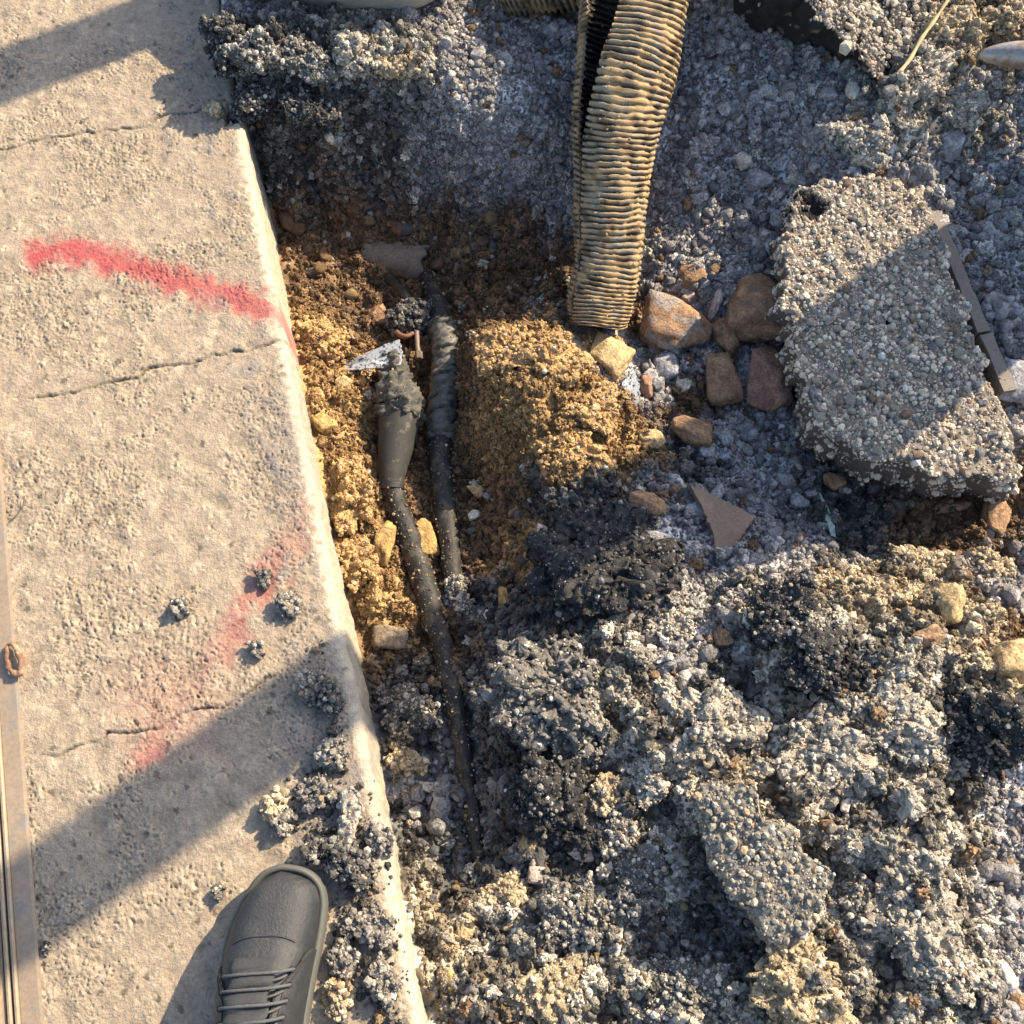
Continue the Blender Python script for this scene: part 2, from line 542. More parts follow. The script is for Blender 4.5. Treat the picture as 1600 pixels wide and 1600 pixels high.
dirt = smooth(90, 15, np.hypot((pxs - 520) * 1.0, (pys - 1250) * 0.3) + 20 * g1)
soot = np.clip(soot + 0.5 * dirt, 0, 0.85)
tone = 1 + 0.07 * g1 + 0.06 * g2 + 0.05 * (pid - 0.5)
base = np.array([.322, .262, .192], np.float32) * tone[..., None]
dk = (pid2 > 0.985) & (pc2 > 0.35)                           # dark and pale aggregate showing at the worn surface
base = np.where(dk[..., None], base * 0.45, base)
lt = (pid > 0.93)[..., None]
base = np.where(lt, base * 1.18, base)
kw = smooth(-0.020, -0.008, TT + .004 * g2)[..., None]
base = base * (1 - kw) + np.array([.40, .355, .275], np.float32) * kw * (1 + 0.05 * g2[..., None])
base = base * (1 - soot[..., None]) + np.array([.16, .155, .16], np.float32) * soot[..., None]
rd = np.clip(red, 0, 1)[..., None]
base = base * (1 - rd) + np.array([.38, .040, .055], np.float32) * rd
base = base * (1 - 0.55 * crack[..., None])
Vp = np.stack([PX, PY, ZZ], -1).reshape(-1, 3)
M_PAVE = attr_mat('pavement_concrete', 480, 170, 0.75, 1.22, 0.9, 0.0022)
fp = grid_faces(*shs)[:, ::-1]
o = link('sidewalk', mesh_np('sidewalk', Vp, fp, base.reshape(-1, 3)), M_PAVE)
tag(o, kind='structure')


def pave_z(x, y):
    return 0.0


# the wider surroundings, out of the frame
M_ROAD = plain('road_asphalt', (.11, .108, .105), 0.9, 0, 220, 3, 0.6, 1.4, 0.002)
bmr = bmesh.new()
for xa, xb, ya, yb in ((X1 - .004, 40, -40, 40), (-.75, X1 - .004, Y1 - .004, 40), (-.1, X1 - .004, -40, Y0 + .004)):
    q = [(xa, ya), (xb, ya), (xb, yb), (xa, yb)]
    bmr.faces.new([bmr.verts.new((a, b, -0.05)) for a, b in q])
me = bpy.data.meshes.new('road')
bmr.to_mesh(me)
o = link('road', me, M_ROAD)
tag(o, kind='structure')
# ------------------------------------------------------------------ shape makers
_ico = {}


def ico(sub):
    if sub not in _ico:
        b = bmesh.new()
        bmesh.ops.create_icosphere(b, subdivisions=sub, radius=1.0)
        v = np.array([x.co[:] for x in b.verts])
        f = np.array([[x.index for x in q.verts] for q in b.faces])
        b.free()
        _ico[sub] = (v, f)
    return _ico[sub]


def waves(Pn, wl, seed, n=18):
    """smooth 3D random field of wavelength wl, about unit range"""
    r = np.random.default_rng(seed)
    d = r.standard_normal((n, 3))
    d /= np.linalg.norm(d, axis=1)[:, None]
    kk = d * (2 * math.pi / wl) * r.uniform(0.6, 1.5, (n, 1))
    return np.sin(Pn @ kk.T + r.uniform(0, 6.28, n)).sum(1) / math.sqrt(n / 2)


def cells3(Pn, size, seed):
    r = np.random.default_rng(seed)
    N = 32
    J = r.random((N, N, N, 5)).astype(np.float32)
    g = Pn / size + 200
    i0 = np.floor(g).astype(int)
    best = np.full(len(Pn), -9.0)
    rid = np.zeros(len(Pn))
    for a in (-1, 0, 1):
        for b in (-1, 0, 1):
            for c in (-1, 0, 1):
                q = i0 + (a, b, c)
                j = J[q[:, 0] % N, q[:, 1] % N, q[:, 2] % N]
                d2 = ((g - q - j[:, :3]) ** 2).sum(1)
                rad = 0.5 + 0.4 * j[:, 3]
                h = 1 - d2 / rad ** 2
                m = h > best
                best = np.where(m, h, best)
                rid = np.where(m, j[:, 4], rid)
    return np.sqrt(np.clip(best, 0, 1)), rid


def rot_z(v, a):
    c, s = math.cos(a), math.sin(a)
    v = v.copy()
    x, y = v[:, 0].copy(), v[:, 1].copy()
    v[:, 0], v[:, 1] = c * x - s * y, s * x + c * y
    return v


def normals(v, f):
    n = np.zeros_like(v)
    k = f.shape[1]
    fn = np.cross(v[f[:, 1]] - v[f[:, 0]], v[f[:, k - 1]] - v[f[:, 0]])
    for i in range(k):
        np.add.at(n, f[:, i], fn)
    return n / (np.linalg.norm(n, axis=1)[:, None] + 1e-12)


def rock(seed, dims, sub=4, planes=13, p=22, rough=0.02, cols=((.3, .2, .12), (.2, .13, .08)), dust=None):
    r = np.random.default_rng(seed)
    d, f = ico(sub)
    nn = r.standard_normal((planes, 3))
    nn /= np.linalg.norm(nn, axis=1)[:, None]
    nn = np.concatenate([nn, np.array([[0, 0, 1], [0, 0, -1], [1, 0, 0], [-1, 0, 0], [0, 1, 0], [0, -1, 0]]) + r.normal(0, .25, (6, 3))])
    nn /= np.linalg.norm(nn, axis=1)[:, None]
    dist = r.uniform(0.72, 1.0, len(nn))
    q = (np.clip(d @ nn.T, 0, None) / dist) ** p
    rad = q.sum(1) ** (-1 / p)
    v = d * rad[:, None]
    v = v / np.abs(v).max(0)
    nz = waves(v, 0.5, seed + 1) * 0.5 + waves(v, 0.2, seed + 2) * 0.35 + waves(v, 0.09, seed + 3) * 0.25
    v = v * (1 + rough * nz)[:, None] * np.array(dims) / 2
    ca, cb = np.array(cols[0]), np.array(cols[1])
    m = smooth(-0.6, 0.8, waves(d, 0.9, seed + 4) + 0.6 * waves(d, .3, seed + 5))[:, None]
    c = ca * m + cb * (1 - m)
    if dust is not None:
        dd = (smooth(0.1, 0.8, waves(d, 0.7, seed + 6) + .5 * waves(d, .2, seed + 8)) * 0.8)[:, None]
        c = c * (1 - dd) + np.array(dust) * dd
    return v, f, c * (1 + 0.12 * nz)[:, None]


_gr = []
BODY_N = 0


def grain_kinds():
    if not _gr:
        r = np.random.default_rng(3)
        octa = (np.array([[1, 0, 0], [-1, 0, 0], [0, 1, 0], [0, -1, 0], [0, 0, 1], [0, 0, -1.0]]), np.array([[0, 2, 4], [2, 1, 4], [1, 3, 4], [3, 0, 4], [2, 0, 5], [1, 2, 5], [3, 1, 5], [0, 3, 5]]))
        for d, f in (octa, ico(1)):
            for k_ in range(8):
                _gr.append((d * r.uniform(.72, 1.22, (len(d), 1)) * r.uniform(.75, 1.1, 3), f))
    return _gr


def stud(v, f, c, r, n, lo, hi, al, pal, matrix, sink=.1, zmin=None, big=.0045, where=None, odd=.055):
    """press n angular grains into the surface of a body; one mesh comes out"""
    global BODY_N
    G = grain_kinds()
    k = f.shape[1]
    BODY_N = len(f) * (k - 2)
    tri = f if k == 3 else np.concatenate([f[:, [0, 1, 2]], f[:, [0, 2, 3]]])
    e1, e2 = v[tri[:, 1]] - v[tri[:, 0]], v[tri[:, 2]] - v[tri[:, 0]]
    cr = np.cross(e1, e2)
    ar = np.linalg.norm(cr, axis=1)
    nrm = cr / (ar[:, None] + 1e-12)
    wgt = ar * (nrm[:, 2] > -.08)
    if where is not None:
        wgt = wgt * where[tri[:, 0]]
    pick = r.choice(len(tri), n, p=wgt / wgt.sum())
    a, b = r.random(n), r.random(n)
    m = a + b > 1
    a[m], b[m] = 1 - a[m], 1 - b[m]
    P0 = v[tri[pick, 0]] + a[:, None] * e1[pick] + b[:, None] * e2[pick]
    s = lo * (1 - r.random(n) * (1 - (lo / hi) ** al)) ** (-1 / al)
    P0 = P0 + nrm[pick] * (s * sink)[:, None]
    vs_, fs_, cs_ = [v], [f if k == 3 else f], [c]
    off = len(v)
    vv, ff, cc = [], [], []
    q = r.standard_normal((n, 4))
    q /= np.linalg.norm(q, axis=1)[:, None]
    for i in range(n):
        gv, gf = G[(8 if s[i] > big else 0) + int(r.integers(8))]
        w_, x_, y_, z_ = q[i]
        R = np.array([[1 - 2 * (y_ * y_ + z_ * z_), 2 * (x_ * y_ - z_ * w_), 2 * (x_ * z_ + y_ * w_)], [2 * (x_ * y_ + z_ * w_), 1 - 2 * (x_ * x_ + z_ * z_), 2 * (y_ * z_ - x_ * w_)], [2 * (x_ * z_ - y_ * w_), 2 * (y_ * z_ + x_ * w_), 1 - 2 * (x_ * x_ + y_ * y_)]])
        vv.append(gv @ R.T * (s[i] / 2) + P0[i])
        ff.append(gf + off)
        off += len(gv)
        t_ = r.random() ** 1.2
        col = np.array(pal[0]) * t_ + np.array(pal[1]) * (1 - t_)
        u_ = r.random()
        if u_ < odd:
            col = np.array([.40, .28, .18]) * (.6 + .6 * r.random())
        elif u_ > 1 - odd:
            col = np.array([.60, .57, .50]) * (.75 + .3 * r.random())
        cc.append(np.tile(col, (len(gv), 1)))
    if k == 4:
        f = np.concatenate([f[:, [0, 1, 2]], f[:, [0, 2, 3]]])
    return np.concatenate([v] + vv), np.concatenate([f] + ff), np.concatenate([c] + cc)


def grit(name, v, f, n, lo, hi, pal, parent, origin, seed_):
    """soil grains sticking to a surface, as one part"""
    if np.sum((v[f[:, 0]] - v.mean(0)) * np.cross(v[f[:, 1]] - v[f[:, 0]], v[f[:, 2]] - v[f[:, 0]])) < 0:
        f = f[:, ::-1]
    vv, ff, cc = stud(v, f, np.zeros((len(v), 3)), np.random.default_rng(seed_), n, lo, hi, 1.8, pal, None, .05)
    o = link(name, mesh_np(name, vv[len(v):] - origin, ff[BODY_N:] - len(v), cc[len(v):], False), M_CLOD, parent)
    return tag(o, kind='stuff')


def clod(seed, dims, gs=0.006, sub=4, lump=0.22, matrix=(.04, .039, .04), grains=((.25, .24, .22), (.12, .12, .12)), share=0.55, amp=0.55, dens=1.0, odd=.05):
    r = np.random.default_rng(seed)
    d, f = ico(sub)
    nn = r.standard_normal((9, 3))
    nn /= np.linalg.norm(nn, axis=1)[:, None]
    q = (np.clip(d @ nn.T, 0, None) / r.uniform(.55, 1, 9)) ** 12
    rad = np.clip(np.clip(q.sum(1), .2, None) ** (-1 / 12), .5, 1.3)
    v = d * (rad * (1 + lump * .6 * waves(d, 1.5, seed) + lump * 0.55 * waves(d, .7, seed + 1) + lump * .35 * waves(d, .33, seed + 9)))[:, None]
    v = v * np.array(dims) / 2 * .92
    gsz = gs * 1.6
    # soft small-scale roughness without radial lobes
    off = np.stack([waves(v, gsz * 1.2, seed + 11 + i) for i in range(3)], 1)
    off2 = np.stack([waves(v, .011, seed + 15 + i) for i in range(3)], 1)
    v = v + off * gs * .25 + off2 * min(.002, gs * .4)
    c = np.tile(np.array(matrix, float), (len(v), 1)) * (1 + .25 * waves(v, .01, seed + 5))[:, None]
    area = math.pi * (dims[0] * dims[1] + dims[2] * (dims[0] + dims[1]) * .5)
    n = int(np.clip(dens * 1.3 * area / (gs * .62) ** 2, 60, 2300))
    return stud(v, f, c, r, n, gs * .32, gs * 2.1, 1.9, (grains[0], grains[1]), matrix, .0, odd=odd)


def resample(pts, n):
    p = np.array(pts, float)
    p = np.concatenate([p, p[:1]])
    l = np.concatenate([[0], np.cumsum(np.linalg.norm(np.diff(p, axis=0), axis=1))])
    u = np.linspace(0, l[-1], n, endpoint=False)
    return np.stack([np.interp(u, l, p[:, i]) for i in range(p.shape[1])], 1)


def slab(seed, top, bot, n=260, rings=46, sides=9, gs=0.007, amp=0.5, wob=0.004, dens=1.0, matrix=(.05, .049, .05), grains=((.4, .36, .3), (.22, .22, .22)), share=0.75, crown=0.0, soft=0.12):
    """a broken plate: outline of its upper and lower face as (px, py, z), world size and thickness"""
    T = np.array([un(*q) for q in top])
    B = np.array([un(*q) for q in bot])
    n0 = len(T)
    tt_ = resample(np.concatenate([T, B], 1), n)
    T, B = tt_[:, :3], tt_[:, 3:]
    w1 = waves(T, 0.05, seed) * wob + waves(T, 0.018, seed + 1) * wob * 0.6
    c0 = T.mean(0)
    outd = T - c0
    outd[:, 2] = 0
    outd /= np.linalg.norm(outd, axis=1)[:, None]
    T = T + outd * w1[:, None]
    B = B + outd * (w1 * 0.8 + waves(B, 0.02, seed + 2) * wob)[:, None]
    rows = []
    cb = B.mean(0)
    for s in (0.02, 0.5):
        rows.append(cb + (B - cb) * s)
    for i in range(sides):
        t = i / (sides - 1)
        rows.append(B * (1 - t) + (T - outd * 0.003) * t + np.array([0, 0, -0.004 * t]))
    for i in range(rings):
        s = 1 - i / rings
        q = c0 + (T - c0) * s
        q[:, 2] += crown * (1 - s * s) - soft * 0.0
        rows.append(q)
    v = np.concatenate(rows)
    R = len(rows)
    i = np.arange(R * n).reshape(R, n)
    j = np.roll(i, -1, 1)
    f = np.stack([i[:-1], j[:-1], j[1:], i[1:]], -1).reshape(-1, 4)
    area = np.sum(T[:, 0] * np.roll(T[:, 1], -1) - np.roll(T[:, 0], -1) * T[:, 1])
    if area < 0:
        f = f[:, ::-1]
    nn = normals(v, f)
    h, rid = cells3(v, gs, seed + 3)
    h2, rid2 = cells3(v + 1.7, gs * 1.9, seed + 4)
    v = v + nn * ((h2 - .5) * gs * amp * .5 + waves(v, 0.05, seed + 5) * gs * amp * .5 + waves(v, gs * 2, seed + 6) * gs * .12)[:, None]
    c = np.tile(np.array(matrix, float), (len(v), 1)) * (1 + .25 * waves(v, .01, seed + 5))[:, None]
    r = np.random.default_rng(seed)
    at = abs(area) / 2 * 1.35
    ns = int(np.clip(dens * .9 * at / (gs * .62) ** 2, 100, 11000))
    wh = np.ones(len(v))
    if share < 0:
        wh[:n * (sides + 2)] = .03
    else:
        wh[:n * (sides + 1)] = .6
    return stud(v, f, c, r, ns, gs * .42, gs * 2.3, 1.9, grains, matrix, .05, where=wh)


def centred(v):
    c = np.array([(v[:, 0].min() + v[:, 0].max()) / 2, (v[:, 1].min() + v[:, 1].max()) / 2, v[:, 2].min()])
    return v - c, c


def thing_mesh(name, vfc, mat, label=None, cat=None, group=None, loc=None, smooth_shade=True):
    v, f, c = vfc
    smooth_shade = (np.arange(len(f)) < BODY_N) if mat is M_CLOD else smooth_shade
    if loc is None:
        v, loc = centred(v)
    o = link(name, mesh_np(name, v, f, c, smooth_shade), mat, None, loc)
    return tag(o, label, cat, group)


def tube(pts, rad, nseg=20, sub=8, wob=None, cap=True, squash=1.0, twist=None):
    """swept tube through world points, radius per point; returns verts, faces, (u along, angle)"""
    P_ = np.array(pts, float)
    R_ = np.array(rad, float)
    n = len(P_)
    m = (n - 1) * sub + 1
    t = np.linspace(0, n - 1, m)
    i = np.clip(t.astype(int), 0, n - 2)
    u = (t - i)[:, None]
    p0, p1, p2, p3 = P_[np.clip(i - 1, 0, n - 1)], P_[i], P_[i + 1], P_[np.clip(i + 2, 0, n - 1)]
    C = 0.5 * ((2 * p1) + (p2 - p0) * u + (2 * p0 - 5 * p1 + 4 * p2 - p3) * u ** 2 + (3 * p1 - p0 - 3 * p2 + p3) * u ** 3)
    r = np.interp(t, np.arange(n), R_)
    tan = np.gradient(C, axis=0)
    tan /= np.linalg.norm(tan, axis=1)[:, None]
    up = np.array([0, 0, 1.0])
    if abs(tan[0] @ up) > 0.9:
        up = np.array([0, 1.0, 0])
    side = np.cross(tan, up)
    side /= np.linalg.norm(side, axis=1)[:, None]
    nor = np.cross(side, tan)
    a = np.linspace(0, 2 * math.pi, nseg, endpoint=False)
    AA, TT_ = np.meshgrid(a, t)
    rr = np.repeat(r[:, None], nseg, 1)
    if wob is not None:
        rr = rr * (1 + wob(TT_, AA))
    v = C[:, None] + rr[..., None] * (np.cos(AA)[..., None] * side[:, None] + squash * np.sin(AA)[..., None] * nor[:, None])
    if cap:
        v = np.concatenate([C[:1, None] + (v[:1] - C[:1, None]) * .03, v, C[-1:, None] + (v[-1:] - C[-1:, None]) * .03])
        m += 2
    idx = np.arange(m * nseg).reshape(m, nseg)
    j = np.roll(idx, -1, 1)
    f = np.stack([idx[:-1], idx[1:], j[1:], j[:-1]], -1).reshape(-1, 4)[:, ::-1]
    return v.reshape(-1, 3), f


def lathe(profile, n=64):
    p = np.array(profile)
    a = np.linspace(0, 2 * math.pi, n, endpoint=False)
    v = np.stack([p[:, 0][:, None] * np.cos(a), p[:, 0][:, None] * np.sin(a), np.repeat(p[:, 1][:, None], n, 1)], -1).reshape(-1, 3)
    i = np.arange(len(p) * n).reshape(len(p), n)
    j = np.roll(i, -1, 1)
    return v, np.stack([i[:-1], j[:-1], j[1:], i[1:]], -1).reshape(-1, 4)


# ------------------------------------------------------------------ corrugated pipe, split lengthwise
M_PIPE = plain('dusty_ribbed_plastic', (.37, .27, .15), 0.85, 0, 260, 45, 0.6, 1.3, 0.0016, 0.3, (.20, .185, .16), 55, 0.5, 0.6)
M_DARK = plain('dark_plastic', (.025, .024, .024), 0.6)


def ribbed_pipe(name, pts, radii, gaps, seam, n_rib, wall=0.004, nseg=56, sub_rib=8, depth=0.0052, seed=5, shear=1.0):
    m = n_rib * sub_rib + 1
    t = np.linspace(0, len(pts) - 1, m)
    P_ = np.array(pts)
    n = len(P_)
    i = np.clip(t.astype(int), 0, n - 2)
    u = (t - i)[:, None]
    p0, p1, p2, p3 = P_[np.clip(i - 1, 0, n - 1)], P_[i], P_[i + 1], P_[np.clip(i + 2, 0, n - 1)]
    C = 0.5 * ((2 * p1) + (p2 - p0) * u + (2 * p0 - 5 * p1 + 4 * p2 - p3) * u ** 2 + (3 * p1 - p0 - 3 * p2 + p3) * u ** 3)
    r = np.interp(t, np.arange(n), radii)
    gp = np.interp(t, np.arange(n), gaps)
    sm = np.interp(t, np.arange(n), seam)
    tan = np.gradient(C, axis=0)
    tan /= np.linalg.norm(tan, axis=1)[:, None]
    side = np.cross(tan, np.array([0, 0, 1.0]))
    side /= np.linalg.norm(side, axis=1)[:, None]
    nor = np.cross(side, tan)
    ph = np.linspace(0, n_rib, m)
    k = np.linspace(0, 1, nseg)
    A_ = sm[:, None] + gp[:, None] / 2 + (2 * math.pi - gp[:, None]) * k[None]
    lp = np.stack([np.repeat(t[:, None], nseg, 1), np.cos(A_) * 1.2, np.sin(A_) * 1.2], -1).reshape(-1, 3)
    jitter = (waves(lp, 1.6, seed) * 0.11 + waves(lp, .5, seed + 3) * .06).reshape(m, nseg)
    s = ph[:, None] + jitter
    rib = np.clip(np.cos(s * 2 * math.pi) * 1.8 + .75 + (waves(lp, .7, seed + 31) * .3).reshape(m, nseg), -1, 1)
    crust = smooth(0.2, 1.2, waves(lp, 0.8, seed + 1) + 0.5 * waves(lp, 0.25, seed + 2)).reshape(m, nseg)
    rr = r[:, None] + rib * depth / 2 * (1 - 0.55 * crust) + crust * depth * 0.35 + (waves(lp, .12, seed + 4) * 0.0006).reshape(m, nseg) + (waves(lp, 2.2, seed + 7) * 0.0018).reshape(m, nseg)
    lean = (shear * np.interp(t, [0, len(pts) - 1], [1.0, .45]))[:, None] * r[:, None] * (1 - np.sin(A_)) / 2
    base_l = lean[..., None] * tan[:, None]
    outer = C[:, None] + base_l + rr[..., None] * (np.cos(A_)[..., None] * side[:, None] + np.sin(A_)[..., None] * nor[:, None])
    ri = rr - wall
    inner = C[:, None] + base_l + ri[..., None] * (np.cos(A_)[..., None] * side[:, None] + np.sin(A_)[..., None] * nor[:, None])
    N0 = m * nseg
    v = np.concatenate([outer.reshape(-1, 3), inner.reshape(-1, 3)])
    a = np.arange(N0).reshape(m, nseg)
    b = a + N0
    q = lambda x: np.stack([x[:-1, :-1], x[:-1, 1:], x[1:, 1:], x[1:, :-1]], -1).reshape(-1, 4)
    fs = [q(a)[:, ::-1], q(b)]
    for e in (0, -1):
        fs.append(np.stack([a[:-1, e], a[1:, e], b[1:, e], b[:-1, e]], -1)[:, ::(1 if e == 0 else -1)])
        fs.append(np.stack([a[e, :-1], a[e, 1:], b[e, 1:], b[e, :-1]], -1)[:, ::(-1 if e == 0 else 1)])
    f = np.concatenate(fs)
    f = f[:, ::-1]
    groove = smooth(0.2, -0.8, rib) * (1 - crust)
    soil = np.array([.36, .25, .13])
    plast = np.array([.25, .215, .16])
    cm = np.clip(crust * 0.9 + 0.42 + 0.3 * waves(lp, .6, seed + 9).reshape(m, nseg), 0, 1)[..., None]
    co = plast * (1 - cm) + soil * cm
    stain = smooth(.2, 1.3, waves(lp, .45, seed + 21)).reshape(m, nseg)[..., None]
    co = co * (1 - .6 * stain)
    co = co * (1 - .72 * groove[..., None])  # groove shade also put into the colour, on top of the relief
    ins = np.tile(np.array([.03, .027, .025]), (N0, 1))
    return v, f, np.concatenate([co.reshape(-1, 3), ins])


M_RIB = attr_mat('ribbed_plastic', 420, 70, 0.62, 1.3, 0.85, 0.0009)
spine = [(933, 529, -.13), (938, 480, -.12), (950, 410, -.10), (953, 330, -.075), (958, 250, -.045), (968, 170, -.012), (982, 90, .01), (990, 10, .035), (1000, -70, .07), (1012, -150, .12)]
prad = [.044, .0475, .051, .055, .061, .068, .076, .081, .083, .083]
pg = [.05, .05, .05, .06, .14, .42, .68, .85, .9, .9]
pseam = [2.6, 2.6, 2.6, 2.6, 2.52, 2.40, 2.30, 2.24, 2.2, 2.2]
v, f, c = ribbed_pipe('corrugated_pipe', [un(*q) for q in spine], prad, pg, pseam, 76)
t_ = empty('corrugated_pipe', un(933, 529, -.15))
tag(t_, 'long tan ribbed conduit slit open along its side, rising out of the trench', 'pipe')
pb = link('ribbed_wall', mesh_np('ribbed_wall', v - np.array(t_.location), f, c), M_RIB, t_)
grit('caked_soil', v, f, 1700, .0016, .0062, ((.50, .36, .19), (.26, .18, .10)), t_, np.array(t_.location), 64)
spine2 = [(770, -12, -.0), (840, -14, -.0), (915, -18, .0)]
v, f, c = ribbed_pipe('corrugated_pipe', [un(*q) for q in spine2], [.03, .03, .03], [.1] * 3, [2.0] * 3, 16, nseg=40, seed=55)
thing_mesh('corrugated_pipe', (v, f, c * .7), M_RIB, 'short brown ribbed pipe lying crosswise at the top behind the slit conduit', 'pipe')

# ------------------------------------------------------------------ cables
M_CABLE = plain('dusty_black_rubber', (.016, .016, .016), 0.6, 0, 350, 60, 0.5, 1.5, 0.0012, 0.4, (.10, .083, .055), 45, 0.5, 0.7)
M_SLEEVE = plain('grey_shrink_sleeve', (.034, .034, .031), 0.7, 0, 300, 50, 0.75, 1.2, 0.0006, 0.35, (.15, .13, .09), 60, .55, .7)
M_TAPE = plain('clay_smeared_tape', (.095, .093, .08), 0.85, 0, 300, 50, 0.6, 1.3, 0.001, 0.3, (.07, .07, .065), 80, .5, .62)


def cable_pts(seq, up=0.75):
    pts, rad = [], []
    for px, py, r in seq:
        p = hit(px, py)
        rm = r * mpp(p)
        p = hit(px, py, None, rm * up)
        pts.append(p)
        rad.append(rm)
    return np.array(pts), np.array(rad)


CAB_A = [(748, 1345, 12), (742, 1300, 13), (728, 1200, 14), (712, 1105, 15.5), (692, 1015, 17), (668, 930, 19), (646, 862, 19), (628, 812, 18), (614, 770, 18), (612, 755, 19)]
CAB_J = [(612, 762, 18), (612, 750, 19.5), (614, 730, 22), (618, 700, 26.5), (622, 672, 30), (625, 650, 31.5), (626, 640, 31)]
CAB_W = [(626, 656, 32), (628, 638, 36), (620, 618, 30), (617, 598, 24), (616, 582, 21), (612, 560, 19)]
CAB_B = [(712, 950, 13), (708, 915, 15), (704, 860, 16), (696, 800, 18), (689, 740, 19), (688, 690, 19), (692, 640, 19), (697, 590, 19), (698, 545, 18), (691, 508, 18), (683, 480, 16), (672, 445, 13), (655, 418, 11)]
pa, ra = cable_pts(CAB_A, .85)
pa[:4, 2] -= np.array([.012, .006, .004, .002])
j, rj = cable_pts(CAB_J, .7)
wv, rw = cable_pts(CAB_W, .75)
j[:, 2] = np.linspace(pa[-1, 2], pa[-1, 2] + .012, len(j))
j = np.array([un(q[0], q[1], z) for q, z in zip(CAB_J, j[:, 2])])
wv = np.array([un(q[0], q[1], j[-1, 2] + .0 - .001 * i) for i, q in enumerate(CAB_W)])
t_ = empty('jointed_cable', pa[0])
tag(t_, 'black cable with a tapered grey joint sleeve, running down the trench to the rubble', 'cable')
L0 = np.array(t_.location)
v, f = tube(pa, ra, 24, 8, lambda T, A: 0.035 * np.sin(T * 5 + A) + 0.025 * np.sin(T * 13 + 2 * A))
v = v + normals(v, f) * (np.clip(waves(v, .009, 41), -.3, 2) * .0007 + waves(v, .03, 42) * .0007)[:, None]
link('sheath', mesh_np('sheath', v - L0, f), M_CABLE, t_)
grit('clinging_soil', v, f, 700, .0018, .0068, ((.34, .25, .14), (.07, .06, .05)), t_, L0, 61)
v, f = tube(j, rj, 32, 10, lambda T, A: 0.012 * np.sin(T * 20) * smooth(2, 0, T) + 0.01 * np.sin(T * 3 + A * 2))
link('joint_sleeve', mesh_np('joint_sleeve', v - L0, f), M_SLEEVE, t_)
v, f = tube(wv, rw, 40, 12)
n_ = normals(v, f)
v = v + n_ * (waves(v, .02, 3) * .0030 + waves(v, .007, 4) * .0020 + np.clip(waves(v, .011, 6), 0, 2) * .0026)[:, None]
grit('clinging_soil', v, f, 150, .0016, .0058, ((.40, .31, .18), (.10, .09, .07)), t_, L0, 62)
link('smeared_wrap', mesh_np('smeared_wrap', v - L0, f), M_TAPE, t_)
ring, rr_ = tube([j[0] + (j[1] - j[0]) * s for s in (-.3, 0, .3)], [rj[0] * 1.12] * 3, 24, 4)
link('clamp_ring', mesh_np('clamp_ring', ring - L0, rr_), M_CABLE, t_)

pb_, rb = cable_pts(CAB_B, .8)
pb_[-4:, 2] += np.array([.004, .006, .004, -.004])
t_ = empty('wrapped_cable', pb_[0])
tag(t_, 'black cable with spiral tape wrapping, beside the tapered joint under the clay pipe shard', 'cable')
L0 = np.array(t_.location)
pb_[0, 2] -= .03
pb_[1, 2] -= .008
v, f = tube(pb_, rb, 24, 8, lambda T, A: 0.03 * np.sin(T * 4 + A) + 0.02 * np.sin(T * 11 + 3 * A))
v = v + normals(v, f) * (np.clip(waves(v, .009, 41), -.3, 2) * .0007 + waves(v, .03, 42) * .0007)[:, None]
link('sheath', mesh_np('sheath', v - L0, f), M_CABLE, t_)
grit('clinging_soil', v, f, 650, .0018, .0065, ((.32, .235, .14), (.06, .054, .048)), t_, L0, 63)
M_WRAP = plain('grey_wrapping', (.12, .116, .098), 0.5, 0, 300, 60, 0.6, 1.3, 0.0006, 0.4, (.05, .05, .045), 70, .48, .6)
seq = pb_[5:10]
v, f = tube(seq, rb[5:10] * 1.1, 32, 26, lambda T, A: 0.24 * np.abs(np.sin(T * 9.5 + A * 0.7 + .5 * np.sin(T * 3))) ** 0.7 - .08)
n_ = normals(v, f)
v = v + n_ * (waves(v, .012, 33) * .0010 + waves(v, .006, 34) * .0006)[:, None]
link('spiral_wrap', mesh_np('spiral_wrap', v - L0, f), M_WRAP, t_)

# charred end, bolt, copper
ch = hit(640, 497, None, .03)
t_ = empty('charred_lug', ch - np.array([0, 0, .02]))
tag(t_, 'charred black lump with a copper edge and a small bolt, above the pale triangular plate', 'cable end')
L0 = np.array(t_.location)
v, f, c = clod(71, (.068, .072, .05), .007, 5, .2, (.03, .029, .03), ((.2, .19, .17), (.06, .06, .06)), .5, .7)
link('charred_lump', mesh_np('charred_lump', v + ch - L0, f, c, np.arange(len(f)) < BODY_N), M_CLOD, t_)
M_COPPER = plain('tarnished_copper', (.20, .10, .055), 0.6, 0.3)
q = [un(617, 505, ch[2] + .008), un(621, 520, ch[2] + .010), un(634, 526, ch[2] + .012), un(646, 520, ch[2] + .012)]
v, f = tube(q, [.003, .0042, .0042, .003], 14, 6)
link('copper_edge', mesh_np('copper_edge', v - L0, f), M_COPPER, t_)
M_BOLT = plain('dull_steel_brown', (.17, .13, .10), 0.6, 0.3)
q = [un(651, 518, ch[2] + .006), un(652, 540, ch[2] + .006), un(654, 552, ch[2] + .006)]
v, f = tube(q, [.0042, .004, .0042], 14, 6, lambda T, A: .05 * np.sin(T * 30))
bo = link('bolt', mesh_np('bolt', v - L0, f), M_BOLT, t_)
v, f = tube([un(654, 550, ch[2] + .006), un(655, 561, ch[2] + .006)], [.0062, .0058], 6, 2)
link('bolt_head', mesh_np('bolt_head', v - L0, f, None, False), M_BOLT, bo)
v, f = tube([un(606, 432, ch[2] - .01), un(628, 455, ch[2]), un(645, 475, ch[2] + .006)], [.006, .007, .006], 14, 6)
